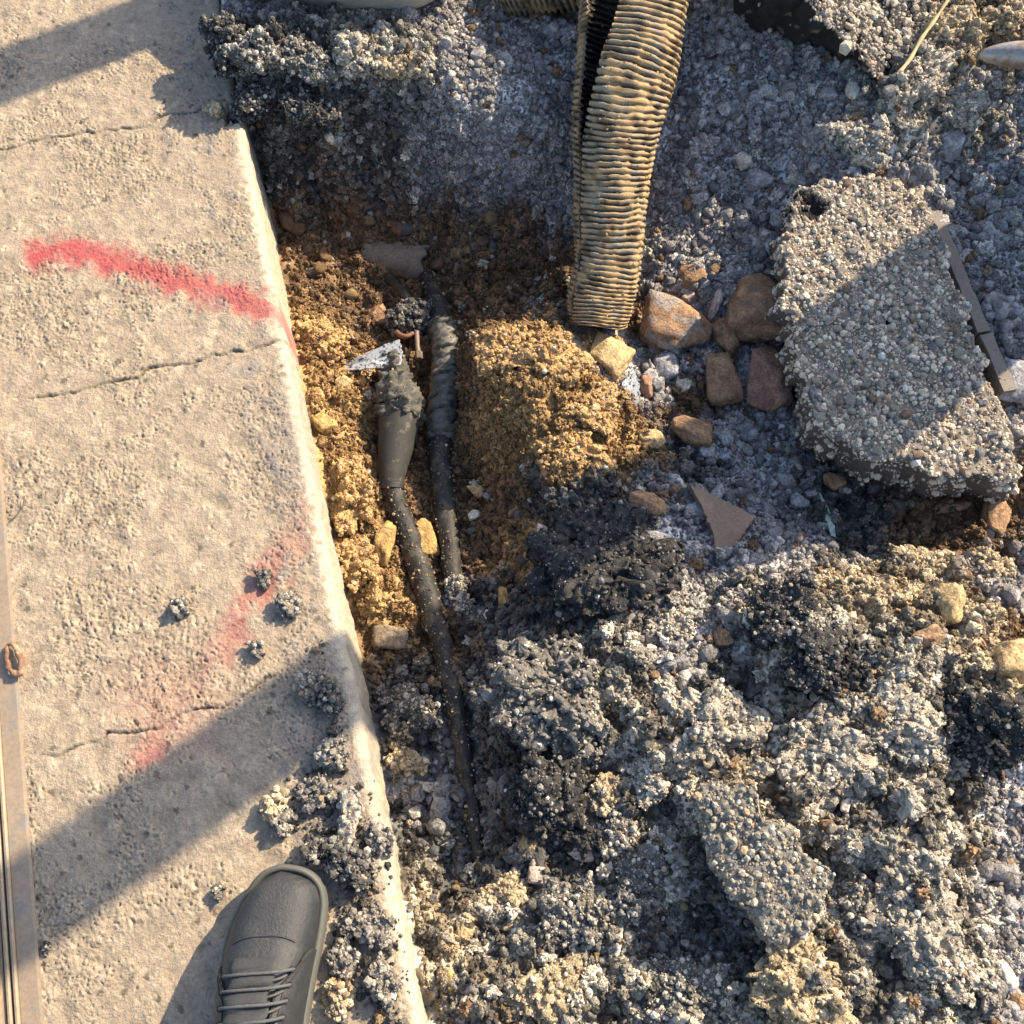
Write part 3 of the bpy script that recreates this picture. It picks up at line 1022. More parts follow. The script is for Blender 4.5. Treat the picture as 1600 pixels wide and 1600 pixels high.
link('wire_stub', mesh_np('wire_stub', v - L0, f), M_CABLE, t_)

# clay shard arched over the wrapped cable
M_CLAY = plain('grey_brown_clay', (.17, .14, .11), 0.85, 0, 250, 50, .6, 1.3, .001, .3, (.13, .12, .115), 40, .5, .62)
zc = pb_[-1][2] + .008
a0, a1 = un(568, 398, zc), un(664, 414, zc - .004)
axis = (a1 - a0) / np.linalg.norm(a1 - a0)
sd_ = np.cross(axis, [0, 0, 1.0])
sd_ /= np.linalg.norm(sd_)
up_ = np.cross(sd_, axis)
rows = []
for s in np.linspace(0, 1, 26):
    for side_r in (0.028, 0.0225):
        th = np.linspace(-0.35, math.pi * (0.98 - .1 * s), 26)
        if side_r < .025:
            th = th[::-1]
        rag = 0.004 * np.sin(7 * th + 3 * s)
        cen = a0 + (a1 - a0) * s
        rows.append(cen + axis * rag[:, None] * (s > .8) + side_r * (.8 + .35 * s) * (np.cos(th)[:, None] * sd_ + np.sin(th)[:, None] * up_))
v = np.array(rows).reshape(26, 52, 3)
i = np.arange(26 * 52).reshape(26, 52)
jj = np.roll(i, -1, 1)
f = np.stack([i[:-1], i[1:], jj[1:], jj[:-1]], -1).reshape(-1, 4)
ends = [np.stack([i[e, :25], i[e, 1:26], i[e, 50:25:-1], i[e, 51:26:-1]], -1) for e in (0, -1)]
f = np.concatenate([f, ends[0], ends[1][:, ::-1]])
v = v.reshape(-1, 3)
v = v + waves(v, .02, 8)[:, None] * .0008
vv, lc = centred(v)
o = link('clay_pipe_shard', mesh_np('clay_pipe_shard', vv, f), M_CLAY, None, lc)
tag(o, 'curved grey brown half pipe shard arching over the cable in the dark soil', 'pipe shard')

# thin flat shards
M_PALE = plain('pale_painted_sheet', (.38, .42, .46), 0.6, 0, 500, 60, .8, 1.1, .0004, .4, (.05, .045, .04), 170, .52, .57)


def plate(name, top, thick, mat, label, cat, n=80, wob=0.0008, seed=1, smooth_shade=False):
    T = np.array([un(*q) for q in top])
    T = resample(T, n)
    c0 = T.mean(0)
    outd = T - c0
    outd /= np.linalg.norm(outd, axis=1)[:, None]
    T = T + outd * (waves(T, .012, seed) * wob)[:, None]
    dz = np.array([0, 0, thick])
    rows = [c0 + (T - c0) * .02 - dz, T - dz, T - dz * .3, c0 + (T - c0) * .985, c0 + (T - c0) * .5, c0 + (T - c0) * .02]
    v = np.concatenate(rows)
    i = np.arange(len(rows) * n).reshape(-1, n)
    jj = np.roll(i, -1, 1)
    f = np.stack([i[:-1], jj[:-1], jj[1:], i[1:]], -1).reshape(-1, 4)
    area = np.sum(T[:, 0] * np.roll(T[:, 1], -1) - np.roll(T[:, 0], -1) * T[:, 1])
    if area < 0:
        f = f[:, ::-1]
    vv, lc = centred(v)
    o = link(name, mesh_np(name, vv, f, None, smooth_shade), mat, None, lc)
    tag(o, label, cat)
    grit('clinging_soil', v, f, 40, .0010, .0032, ((.42, .33, .22), (.10, .09, .08)), o, lc, seed + 70)
    return o


zp = float(base_z(*hit(600, 560)[:2])) + .07
plate('sheet_shard', [(519, 578, zp - .03), (560, 557, zp - .012), (608, 535, zp), (625, 530, zp), (628, 550, zp), (627, 570, zp), (600, 574, zp), (560, 577, zp - .012)], .002, M_PALE,
      'pale blue white triangular sheet shard speckled with dirt above the cable joint', 'sheet shard')
zp = float(base_z(*hit(985, 610)[:2])) + .02
plate('sheet_shard', [(972, 600, zp), (990, 574, zp), (999, 600, zp), (999, 625, zp), (988, 645, zp - .004), (975, 635, zp - .006)], .003, M_PALE,
      'pale blue curved shard poking out beside the sunlit tan rock', 'sheet shard')
M_TILE = plain('brown_tile', (.27, .19, .135), 0.8, 0, 300, 60, .75, 1.2, .0006, .3, (.17, .12, .09), 30, .5, .65)
zp = float(base_z(*hit(1125, 800)[:2])) + .035
plate('tile_shard', [(1078, 757, zp), (1100, 765, zp), (1140, 785, zp + .002), (1181, 806, zp), (1160, 838, zp - .004), (1130, 870, zp - .012), (1118, 868, zp - .012), (1115, 835, zp - .008), (1096, 790, zp - .002)], .012, M_TILE,
      'flat triangular brown tile shard in the shaded grey gravel', 'tile shard')
M_GREEN = plain('pale_green_glass', (.30, .38, .33), 0.3)
zp = float(base_z(*hit(1295, 810)[:2])) + .02
plate('glass_splinter', [(1281, 770, zp), (1290, 785, zp), (1303, 815, zp), (1306, 840, zp), (1299, 838, zp), (1290, 808, zp)], .004, M_GREEN,
      'thin pale green splinter standing in the shaded gravel below the asphalt slab', 'splinter')

# ------------------------------------------------------------------ asphalt slab and block
zt = -.03
top = [(1236, 318, zt), (1262, 290, zt), (1300, 283, zt), (1345, 280, zt), (1400, 279, zt), (1437, 297, zt), (1468, 370, zt), (1500, 460, zt), (1535, 560, zt), (1562, 640, zt), (1586, 690, zt), (1590, 738, zt),
       (1545, 748, zt), (1480, 742, zt), (1410, 730, zt), (1350, 712, zt), (1305, 688, zt), (1268, 652, zt), (1256, 620, zt), (1246, 570, zt), (1234, 510, zt), (1226, 450, zt), (1226, 390, zt)]
bot = [(q[0] - 12 - 6 * (q[0] < 1300), q[1] + 20 + 14 * (q[1] > 640), -.115) for q in top]
SLAB_TOP = top
v, f, c = slab(101, top, bot, 220, 40, 8, .0060, .5, .0042, 1.5, (.20, .172, .138), ((.76, .64, .49), (.33, .28, .22)), .82, .003)
c[:220 * 10] = (.09, .082, .072)
t_ = empty('asphalt_slab', hit(1400, 520))
tag(t_, 'large broken asphalt slab of pale aggregate lying flat at right, beside the brown rocks', 'asphalt slab')
L0 = np.array(t_.location)
vd = (np.hypot(v[:, 0] - un(1268, 322, zt)[0], v[:, 1] - un(1268, 322, zt)[1]) < .022 + .008 * waves(v, .02, 9))
v[vd, 2] -= .012 * (1 - np.clip(np.hypot(v[vd, 0] - un(1268, 322, zt)[0], v[vd, 1] - un(1268, 322, zt)[1]) / .036, 0, 1))
c[vd] = np.array([.012, .012, .012])
sv, sf, sc = v, f, c
link('asphalt_body', mesh_np('asphalt_body', v - L0, f, c, np.arange(len(f)) < BODY_N), M_CLOD, t_)
SLAB = t_
# stones standing proud of the slab's face, each a part
agg_mesh = []
for i in range(10):
    v, f, c = rock(300 + i, (1, 1, .7), 2, 8, 16, .03, ((.62, .55, .44), (.45, .40, .34)) if i < 5 else (((.36, .36, .37), (.28, .28, .29)) if i < 8 else ((.42, .29, .2), (.33, .23, .17))))
    me = mesh_np('aggregate_stone', v, f, c, False)
    me.materials.append(M_STONE)
    agg_mesh.append(me)
r_ = np.random.default_rng(5)
poly = [(q[0], q[1]) for q in top]
n_a = 0
while n_a < 230:
    px, py = r_.uniform(1225, 1590), r_.uniform(280, 750)
    if not in_poly(np.array([px]), np.array([py]), poly)[0] or (abs(px - 1268) < 32 and abs(py - 322) < 30):
        continue
    p = un(px, py, zt + .004)
    s = .0075 + .007 * r_.random() ** 2.5
    o = bpy.data.objects.new('aggregate_stone', agg_mesh[r_.integers(10)])
    COL.objects.link(o)
    o.parent = t_
    o.location = p - L0 + np.array([0, 0, .001])
    o.scale = (s * r_.uniform(.8, 1.4), s, s * .8)
    o.rotation_euler = (r_.normal(0, .3), r_.normal(0, .3), r_.uniform(0, 6.28))
    n_a += 1

top = [(1140, -110, .10), (1200, -60, .11), (1262, 0, .085), (1300, 45, .065), (1335, 88, .045), (1372, 122, .01), (1398, 104, .0), (1425, 70, .0), (1470, 12, .0), (1490, -60, .0), (1440, -160, .05), (1250, -190, .1)]
bot = [(1072, -20, -.07), (1125, 45, -.075), (1190, 72, -.08), (1262, 92, -.08), (1325, 116, -.08), (1370, 132, -.08), (1392, 122, -.08), (1415, 90, -.08), (1450, 40, -.08), (1480, -30, -.08), (1430, -100, -.08), (1200, -130, -.08)]
v, f, c = slab(111, top, bot, 200, 30, 26, .010, .55, .006, 1.2, (.035, .034, .035), ((.50, .43, .33), (.28, .25, .22)), -1, .004)
# the broken side is coated with bitumen, the upper face shows its stones
n_side = 200 * 28
c[:n_side] = c[:n_side] * .0 + np.array([.022, .021, .021]) + (waves(v[:n_side], .01, 4)[:, None] > 1.75) * np.array([.2, .15, .1])
thing_mesh('asphalt_block', (v, f, c), M_CLOD, 'big asphalt block at the top, its near side black with bitumen, right end sunlit', 'asphalt block')

# edging strip beside the slab, snapped in two
M_STRIP = plain('grey_edging', (.19, .165, .14), 0.7, 0, 200, 20, .8, 1.15, .0005, .3)
for seq, lab in (([(1447, 318), (1475, 380), (1505, 455), (1532, 520)], 'long smooth grey edging strip lying along the right side of the asphalt slab'),
                 ([(1535, 524), (1550, 558), (1573, 612)], 'short snapped piece of grey edging strip beyond the long one')):
    pts = [un(x + 4, y, -.074) for x, y in seq]
    P_ = np.array(pts)
    m = (len(P_) - 1) * 8 + 1
    C_ = np.stack([np.interp(np.linspace(0, len(P_) - 1, m), np.arange(len(P_)), P_[:, i]) for i in range(3)], 1)
    tn = np.gradient(C_, axis=0)
    tn /= np.linalg.norm(tn, axis=1)[:, None]
    sdv = np.stack([tn[:, 1], -tn[:, 0], 0 * tn[:, 0]], 1)
    wq = .0098 + .0006 * waves(C_, .05, 5)
    sec = [(-1, -.03), (-1, .001), (-.9, .004), (.9, .004), (1, .001), (1, -.03)]
    v = np.stack([C_ + sdv * (wq * a_)[:, None] + np.array([0, 0, z_]) for a_, z_ in sec], 1)
    v = np.concatenate([C_[:1, None] + (v[:1] - C_[:1, None]) * [.05, .05, .9], v, C_[-1:, None] + (v[-1:] - C_[-1:, None]) * [.05, .05, .9]])
    i = np.arange((m + 2) * 6).reshape(-1, 6)
    jj = np.roll(i, -1, 1)
    f = np.stack([i[:-1], i[1:], jj[1:], jj[:-1]], -1).reshape(-1, 4)
    v = v.reshape(-1, 3)
    vv, lc = centred(v)
    o = link('edging_strip', mesh_np('edging_strip', vv, f, None, False), M_STRIP, None, lc)
    tag(o, lab, 'edging strip', 'snapped edging strip pieces')
    grit('clinging_grit', v, f, 160, .0012, .004, ((.44, .40, .34), (.14, .13, .12)), o, lc, 77)

# twig, bar, tub
M_STRAW = plain('dry_stalk', (.48, .37, .19), 0.7)
q = [(1486, -8, .05), (1460, 32, .04), (1440, 60, .035), (1422, 92, .03), (1402, 118, .025), (1384, 148, -.0)]
v, f = tube([un(*x) for x in q], [.0024, .0028, .0030, .003, .0032, .0022], 10, 6, lambda T, A: .15 * np.sin(T * 7))
thing_mesh('twig', (v, f, None), M_STRAW, 'thin dry straw coloured stalk leaning on the sunlit end of the asphalt block', 'twig')
M_STEEL = plain('worn_steel', (.34, .32, .30), 0.5, 0.6, 200, 30, .8, 1.1, .0003, .5, (.25, .18, .12), 30, .5, .6)
q = [(1530, 88, .03), (1538, 86, .032), (1556, 85, .036), (1580, 85, .04), (1610, 86, .045), (1700, 88, .06), (1800, 90, .08)]
v, f = tube([un(*x) for x in q], [.003, .009, .014, .018, .02, .022, .024], 24, 8)
thing_mesh('pry_bar', (v, f, None), M_STEEL, 'grey steel bar with a tapered rounded tip at the right edge', 'bar')
M_TUB = plain('cream_plastic', (.50, .45, .36), 0.55, 0, 200, 14, .85, 1.1, .0003)
v, f = lathe([(0, 0), (.185, 0), (.193, .008), (.2, .02), (.215, .085), (.23, .087), (.23, .10), (.205, .10), (.185, .02), (0, .012)], 96)
tp = un(560, 26, .03)
thing_mesh('tub', (v + np.array([tp[0], tp[1] + .2, .012]), f, None), M_TUB, 'cream plastic tub whose rounded base shows at the top edge', 'tub')
# ------------------------------------------------------------------ rocks and chunks, one by one
BRN = ((.34, .205, .115), (.23, .14, .08))
RED = ((.38, .21, .14), (.27, .15, .105))
TAN = ((.50, .36, .18), (.38, .27, .14))
OCH = ((.46, .30, .11), (.34, .22, .09))
PAL = ((.58, .52, .43), (.45, .40, .33))
PNK = ((.48, .38, .33), (.40, .32, .28))
GRY = ((.33, .33, .34), (.24, .24, .25))
WHT = ((.68, .64, .56), (.6, .56, .48))
PALS = dict(DRT=((.20, .155, .11), (.13, .105, .08)), BRN=BRN, RED=RED, TAN=TAN, OCH=OCH, PAL=PAL, PNK=PNK, GRY=GRY, WHT=WHT)
ROCKS = """1052 523 112 74 -8 BRN .7 .5|rounded brown rock with grey dusty top just below the ribbed conduit
1180 490 108 92 5 BRN .7 .5|largest angular brown rock wedged against the left edge of the slab
1131 530 36 66 18 BRN .8 .5|upright elongated brown stone leaning on the largest angular rock
1127 600 56 76 5 BRN .7 .5|blocky orange brown rock left of the reddish rock
1199 597 86 92 10 RED .6 .5|reddish brown rock pointing down beside the slab's left edge
953 563 70 64 -25 TAN .7 .5|sunlit crumbly tan rock right under the open end of the ribbed conduit
1037 577 38 46 0 GRY .8 .5|small grey rounded stone under the rounded brown rock
1009 608 24 34 10 RED .8 .4|small reddish stone beside the pale blue curved shard
1066 606 33 24 20 PAL .7 .4|pale pebble between the grey rounded stone and the blocky rock
1077 676 66 38 -20 BRN .6 .3|orange brown stone half buried below the rock group
1018 690 38 32 -35 TAN .8 .5|tan stone catching the sun at the lower edge of the soil mound
1012 790 54 38 -30 BRN .8 .5|brown stone alone in the shade right of the black bitumen lump
504 664 44 30 -40 OCH .7 .4|ochre stone in the soil close to the kerb, upper of the two
601 850 36 72 -4 OCH .6 .4|tall ochre stone left of the jointed cable
664 850 40 60 15 OCH .8 .5|faceted ochre stone between the two cables
749 774 38 24 10 TAN .7 .4|tan stone right of the wrapped cable with a sunlit top
743 806 24 16 10 WHT .7 .4|small whitish pebble right of the wrapped cable below the tan stone
925 742 18 23 0 PAL .8 .5|pale pebble lying on the black edge of the soil mound
895 1214 40 35 10 PNK .7 .5|round pinkish grey pebble on black crumbs below the ridged chunk
877 1186 28 12 -5 TAN .6 .4|flat tan pebble just above the round pinkish one
825 1317 28 32 -30 TAN .9 .6|cream stone below the black clod at the cable's buried end
836 1351 22 18 0 PNK .8 .5|small pink stone touching the square pale stone under the cream one
842 1368 34 24 -6 PNK .8 .5|squarish pale pink stone below the cream stone
908 1333 44 36 -30 PNK .6 .4|pinkish stone half sunk in black crumbs right of the cream stone
726 1456 33 26 -10 TAN .8 .5|smooth tan pebble beside the kerb, right one of a touching pair
699 1464 22 28 -10 TAN .8 .5|cream pebble beside the kerb, left one of a touching pair
703 1530 14 30 10 OCH .8 .5|narrow orange brown pebble beside the lower kerb
728 1562 18 34 -15 PAL .8 .5|upright pale pebble with a dark side beside the lower kerb
671 1232 32 21 5 PAL .7 .5|pale grey angular pebble in the gap between kerb and cable
699 1329 19 18 0 GRY .7 .5|blue grey round pebble in the shade between kerb and buried cable
1567 1523 36 42 15 WHT .9 .6|white square stone near the lower right corner
1319 1260 20 22 0 PAL .8 .5|round pale pebble sitting on the grey lump above the flat elongated piece
1482 948 48 60 -15 TAN .9 .6|faceted tan stone on top of the tan rubble at right
1447 998 52 32 20 BRN .7 .5|brown stone below the faceted tan stone
1580 1036 78 66 -10 TAN .8 .5|large bright sandy rock cut by the right edge
1551 812 44 58 -10 BRN .6 .4|dull brown flat stone in the shade under the slab's lower corner
1488 794 52 24 10 RED .6 .4|orange brown stone in the shade below the slab
1301 755 34 30 0 BRN .7 .4|dark brown stone under the lower left edge of the slab
1127 998 30 30 20 BRN .8 .5|brown stone where sun meets shade left of the black craggy clod
1240 738 20 26 -10 PNK .8 .5|small brownish pebble left of the slab's lower edge
1257 752 18 20 0 GRY .8 .5|bluish pebble next to the small brownish one by the slab
1247 786 32 22 -10 GRY .8 .5|pale blue grey pebble above the green splinter
1134 689 30 26 0 GRY .8 .5|bluish angular pebble right of the orange brown half buried stone
1104 707 26 24 -30 GRY .8 .5|grey pebble touching the bluish angular one from below
1022 846 66 22 -4 GRY .6 .4|flat pale grey slip of stone right of the black bitumen lump
848 842 20 46 0 PNK .8 .4|pinkish white stone stuck on the left end of the black bitumen lump
787 930 20 32 10 OCH .8 .5|orange stone between the wrapped cable and the black bitumen lump
1583 607 74 74 0 GRY .5 .3|smooth grey boulder at the right edge beyond the snapped strip
515 216 15 30 25 PAL .8 .4|slim pale chip stuck in the black trench wall
1117 479 16 54 -20 PNK .7 .4|slender pale stone standing left of the largest angular rock
1080 433 48 36 30 BRN .6 .4|jagged brown stone in the shaded gravel above the rock group
1076 466 19 22 -30 PNK .8 .5|small pinkish pebble under the jagged brown stone
592 498 34 32 0 BRN .8 .5|brown lump in the shade left of the charred black lump
610 998 64 38 -6 DRT .5 .3|flat brown stone at the shaded foot of the soil beside the kerb
863 958 18 20 0 TAN .8 .5|small tan pebble under the black bitumen lump's left foot
763 963 16 17 0 WHT .8 .5|small white pebble below the cable end in shade
1140 425 30 24 10 GRY .7 .4|grey stone in shaded gravel right of the jagged brown stone
1220 350 40 32 -20 GRY .7 .4|grey stone in shaded gravel close to the slab's dark corner
1185 290 42 30 0 GRY .7 .4|largest grey stone in the shaded gravel above the slab's left corner
1160 255 26 26 30 PAL .7 .4|pale stone in the shaded gravel right of the conduit
1290 150 28 24 0 GRY .7 .4|grey stone at the shaded foot of the asphalt block
1330 148 20 28 0 PAL .7 .4|pale upright pebble at the foot of the asphalt block
1480 230 44 46 0 GRY .7 .4|grey stone at the top end of the edging strip
760 775 14 12 0 GRY .8 .5|tiny grey pebble beside the tan stone
1500 1085 26 22 0 PAL .8 .5|pale stone on the black crumbs at right above the black clod
545 1010 26 18 20 GRY .8 .5|small grey stone in the shade against the kerb face
566 598 24 22 0 OCH .8 .5|ochre lump left of the cable joint's smeared wrap
536 600 30 26 0 TAN .8 .5|tan lump of soil stone under the tip of the pale triangle"""
seed = 1000
rock_pos = []
for row in ROCKS.split('\n'):
    a, lab = row.split('|')
    q = a.split()
    px, py, wd, ht, rt = (float(x) for x in q[:5])
    hr, sink = float(q[6]), float(q[7])
    seed += 17
    p = hit(px, py, ground_z)
    m = mpp(p)
    kz = 1.13 if (wd > 50 and q[5] in ('BRN', 'RED')) else 1
    w_, h_ = wd * m * kz, ht * m * 1.12 * kz
    zz = math.sqrt(w_ * h_) * hr
    p = hit(px, py, base_z, zz * .15)
    v, f, c = rock(seed, (w_, h_, zz), 4, 10, 16 if q[5] in ('GRY', 'PNK', 'PAL') else 45, .055 if q[5] == 'TAN' else .034, PALS[q[5]],
                   (.28, .265, .25) if lab.startswith('rounded brown') else None)
    if wd > 26:
        nv_ = len(v)
        v, f, c = stud(v, f, c, np.random.default_rng(seed), int(wd * 1.1), .0010, .0038, 1.9, ((.42, .33, .22), (.13, .11, .09)), None, -.1)
    v = rot_z(v, math.radians(rt))
    big_ = wd > 30
    thing_mesh('rock' if big_ else 'pebble', (v, f, c), M_STONE, lab, 'rock' if big_ else 'pebble', None, (p[0], p[1], p[2] + zz * (.5 - sink * .5)))
    rock_pos.append((px, py, wd))

BLK = dict(matrix=(.035, .034, .034), grains=((.25, .235, .21), (.03, .029, .029)), dens=1.5, odd=.03)
ASP = dict(matrix=(.13, .122, .11), grains=((.60, .55, .46), (.08, .077, .072)))
DUS = dict(matrix=(.32, .285, .23), grains=((.74, .665, .54), (.20, .182, .155)))
TNR = dict(matrix=(.34, .27, .17), grains=((.68, .56, .385), (.27, .205, .125)))
SOI = dict(matrix=(.41, .258, .115), grains=((.54, .355, .16), (.36, .23, .10)))
SPL = dict(matrix=(.17, .155, .135), grains=((.40, .36, .30), (.12, .11, .10)), odd=.03)
TY = dict(BLK=BLK, ASP=ASP, DUS=DUS, TNR=TNR, SOI=SOI)
CLODS = """880 1075 160 135 20 ASP .5|large domed asphalt chunk with a grey brown face, right of the buried cable
845 1240 115 105 0 BLK .6|black craggy clod sitting at the lower end of the jointed cable
935 880 165 140 0 BLK .5|big black bitumen lump in the shade at the centre
1225 965 105 85 20 BLK .6|black craggy clod at the border of sun and shade, upper of two
1280 1030 105 80 -20 BLK .6|black craggy clod just below another one, right of centre
1250 1540 118 110 0 TNR .55|tan pebbly lump at the bottom edge of the picture
1420 1350 125 76 -10 DUS .6|pale grey lump with a whitish face, right of the flat elongated piece
1540 1130 115 130 30 BLK .6|black jagged clod beside the right edge
1105 1150 120 105 0 DUS .55|grey dusty lump right of the domed asphalt chunk
1290 1180 150 120 20 DUS .5|wide grey pebbly lump in full sun at lower right
1400 1140 110 95 0 DUS .55|grey lump between the wide pebbly lump and the jagged black clod
1440 1440 150 120 -15 DUS .5|grey pebbly lump below the whitish faced one
1340 1420 90 70 0 ASP .55|dark lump right of the lower end of the flat elongated piece
1490 1520 95 80 0 DUS .55|pale grey lump left of the white square stone
945 1250 58 46 0 TNR .7|small tan crumbly clod right of the round pinkish pebble
1015 1215 60 52 0 DUS .7|small grey crumbly clod right of the tan one
965 1310 52 60 30 ASP .7|grey crumbly clod between the pinkish stone and open gravel
1000 1400 95 80 0 ASP .55|dark pebbly lump left of the flat elongated piece
900 1440 90 75 0 ASP .55|dusty dark lump near the bottom left of the rubble
850 1560 110 85 0 TNR .55|sandy lump at the bottom edge near the kerb
1060 1540 100 80 20 ASP .55|dark lump at the bottom between sandy and tan lumps
785 1400 60 60 0 TNR .6|small sandy clod below the squarish pink stone
712 938 46 44 0 ASP .8|crumbly clod covering the lower end of the wrapped cable
638 1110 72 64 0 ASP .65|dark crumbly clod in the trench against the kerb
632 1196 66 52 0 TNR .65|pale topped clod under the dark one against the kerb
1345 213 72 46 -20 DUS .7|pale clod alone catching sun in the shaded gravel at top right
1440 120 85 75 0 DUS .6|pebbly clod by the lower end of the straw stalk
1490 165 70 62 0 DUS .6|pebbly clod below and right of the stalk end
1510 60 85 66 0 TNR .6|cream lit clod left of the steel bar tip
1583 30 80 50 0 TNR .6|cream lit clod above the steel bar tip
1573 124 26 28 0 TNR .9|small bright crumb under the steel bar tip
1545 883 50 38 -20 TNR .7|bright pale clod on its own below the slab's right corner
1430 885 100 56 -10 TNR .6|tan crumbly clod along the upper rim of the sunlit tan rubble
1370 935 80 60 0 TNR .6|tan pebbly clod left of the faceted tan stone
1290 915 56 44 0 TNR .7|tan clod at the left tip of the sunlit tan rubble
1530 980 70 60 0 TNR .6|tan crumbly clod right of the faceted tan stone
1050 985 62 44 0 DUS .65|grey clod in the sun right below the black bitumen lump
1150 945 70 46 0 ASP .6|dusky clod in the shade right of the bitumen lump
345 70 62 85 10 BLK .8|black lump at the outer corner of the broken road lip over the pavement
405 75 80 62 0 ASP .7|dusty black lump on the road lip, next from the corner
470 85 85 58 0 ASP .6|sunlit grey lump on the road lip, near its middle
545 90 90 62 0 DUS .6|sunlit pale lump on the road lip, near its far end
630 105 85 40 -15 TNR .6|low pale pebbly lump at the thin end of the road lip
400 150 75 56 30 BLK .6|black lump below the road lip against the kerb
480 165 90 55 0 BLK .6|black lump under the middle of the road lip
928 538 86 30 0 SOI .7|damp sandy clump plugging the lower end of the ribbed conduit
850 560 90 78 0 SOI .38|sunlit sandy clump on top of the soil mound
925 640 85 66 -20 SOI .4|sandy clump on the right slope of the soil mound
785 545 60 72 0 SOI .35|sandy clump on the mound's left shoulder
900 705 95 58 -20 SOI .45|sandy clump along the lower rim of the soil mound
515 545 70 42 20 SOI .6|sandy clump left of the pale triangular sheet
488 520 46 44 0 SOI .7|sandy clump against the upper kerb
540 770 70 80 0 SOI .6|sandy clump between kerb and jointed cable
545 870 60 76 0 SOI .6|sandy clump lower in the soil beside the kerb
585 935 44 50 0 SOI .7|small sandy clump left of the jointed cable's bend"""
for row in CLODS.split('\n'):
    a, lab = row.split('|')
    q = a.split()
    px, py, wd, ht, rt = (float(x) for x in q[:5])
    seed += 13
    p = hit(px, py)
    m = mpp(p)
    w_, h_ = wd * m * 1.16, ht * m * 1.24
    zz = min(w_, h_) * float(q[6]) * (1.0 if q[5] in ('DUS', 'TNR') else 1.2)
    p = hit(px, py, base_z, zz * .2)
    k_ = TY[q[5]]
    v, f, c = clod(seed, (w_, h_, zz), .0050 if q[5] in ('DUS', 'TNR', 'ASP') else .0048, 6 if wd > 150 else (5 if wd > 55 else 4), .24, **k_)
    v = rot_z(v, math.radians(rt))
    nm, ct = ('soil_clump', 'soil clump') if q[5] == 'SOI' else ('asphalt_chunk', 'asphalt chunk')
    thing_mesh(nm, (v, f, c), M_CLOD, lab, ct, None, (p[0], p[1], p[2] - zz * .06))

# flat elongated piece of asphalt lying in the sunlit rubble
top = [(1092, 1232, .035), (1120, 1212, .04), (1158, 1216, .045), (1195, 1268, .05), (1245, 1322, .05), (1288, 1362, .045), (1290, 1400, .04), (1262, 1446, .035), (1228, 1466, .03), (1200, 1464, .03), (1165, 1424, .03), (1122, 1362, .03), (1100, 1290, .032)]
bot = [(x - 6, y + 10, -.05) for x, y, z in top]
thing_mesh('asphalt_chunk', slab(131, top, bot, 160, 30, 7, .0055, .6, .004, 2.0, (.19, .175, .145), ((.44, .39, .31), (.17, .155, .13)), .6, .006), M_CLOD,
           'flat elongated asphalt piece lying diagonally in the sunlit rubble', 'asphalt chunk')
# pale elongated chunk on the kerb
top = [(534, 1240, .02), (548, 1226, .024), (560, 1238, .024), (564, 1268, .022), (552, 1310, .018), (540, 1328, .012), (528, 1318, .012), (530, 1280, .018)]
bot = [(x, y + 3, .0) for x, y, z in top]
thing_mesh('asphalt_chunk', slab(141, top, bot, 80, 16, 5, .004, .4, .001, .5, (.36, .31, .25), ((.5, .45, .37), (.36, .31, .25)), .7, .003), M_CLOD,
           'pale elongated chunk lying along the kerb edge above the shoe', 'concrete chunk')

# crumbs on the pavement, the ones that lie alone
for px, py, sz, k_, lab in ((281, 953, 24, SPL, 'lone grey crumb with a long shadow on the sunlit pavement'), (446, 945, 34, SPL, 'grey crumb on the pavement by the faded red paint near the kerb'),
                            (410, 905, 22, BLK, 'dark crumb lying on the fading red paint'), (400, 1012, 22, SPL, 'small pale crumb on the pavement at the edge of the shadow'), (345, 1394, 20, SPL, 'small grey crumb on the pavement left of the shoe toe'),
                            (338, 172, 22, TNR, 'tan crumb in the chipped corner of the pavement top'), (68, 1484, 14, BLK, 'black crumb beside the metal threshold strip'),
                            (425, 1262, 40, TNR, 'tan crumbly clod spilled on the pavement above the shoe'), (440, 1288, 40, SPL, 'dark crumbly clod spilled on the pavement above the shoe, beside the tan one'),
                            (490, 1072, 40, SPL, 'dark clod on the pavement, upper of the spill along the kerb'), (512, 1085, 44, BLK, 'black clod at the upper end of the spill, close to the kerb'),
                            (520, 1185, 48, SPL, 'grey pebbly clod on the kerb spill above the pale elongated chunk'), (500, 1235, 46, SPL, 'dark clod left of the pale elongated chunk'),
                            (552, 1355, 70, BLK, 'black clod on the kerb spill right of the shoe toe'), (590, 1310, 42, SPL, 'dusty clod hanging over the kerb right of the pale chunk'),
                            (500, 1330, 50, BLK, 'black clod between shoe toe and pale chunk'), (590, 1455, 50, SPL, 'grey clod on the kerb right of the shoe laces'), (535, 1500, 46, SPL, 'dark clod beside the shoe right of its eyelets'),
                            (555, 1440, 44, SPL, 'dark crumbly clod on the kerb spill right of the shoe'), (600, 1540, 52, SPL, 'dusty clod low on the kerb near the bottom edge'), (525, 1565, 42, TNR, 'sandy clod beside the shoe at the bottom edge')):
    seed += 7
    p = un(px, py, .006)
    s = sz * mpp(p)
    hh = s * .7
    v, f, c = clod(seed, (s, s * 1.05, hh), min(.0055, s * .28), 4, .25, **k_)
    tl = float(kerb_t(p[0], p[1]))
    thing_mesh('crumb' if sz < 30 else 'asphalt_chunk', (v, f, c), M_CLOD, lab, 'crumb' if sz < 30 else 'asphalt chunk', None, (p[0], p[1], hh * .36 - max(0, tl + .012) * .6))
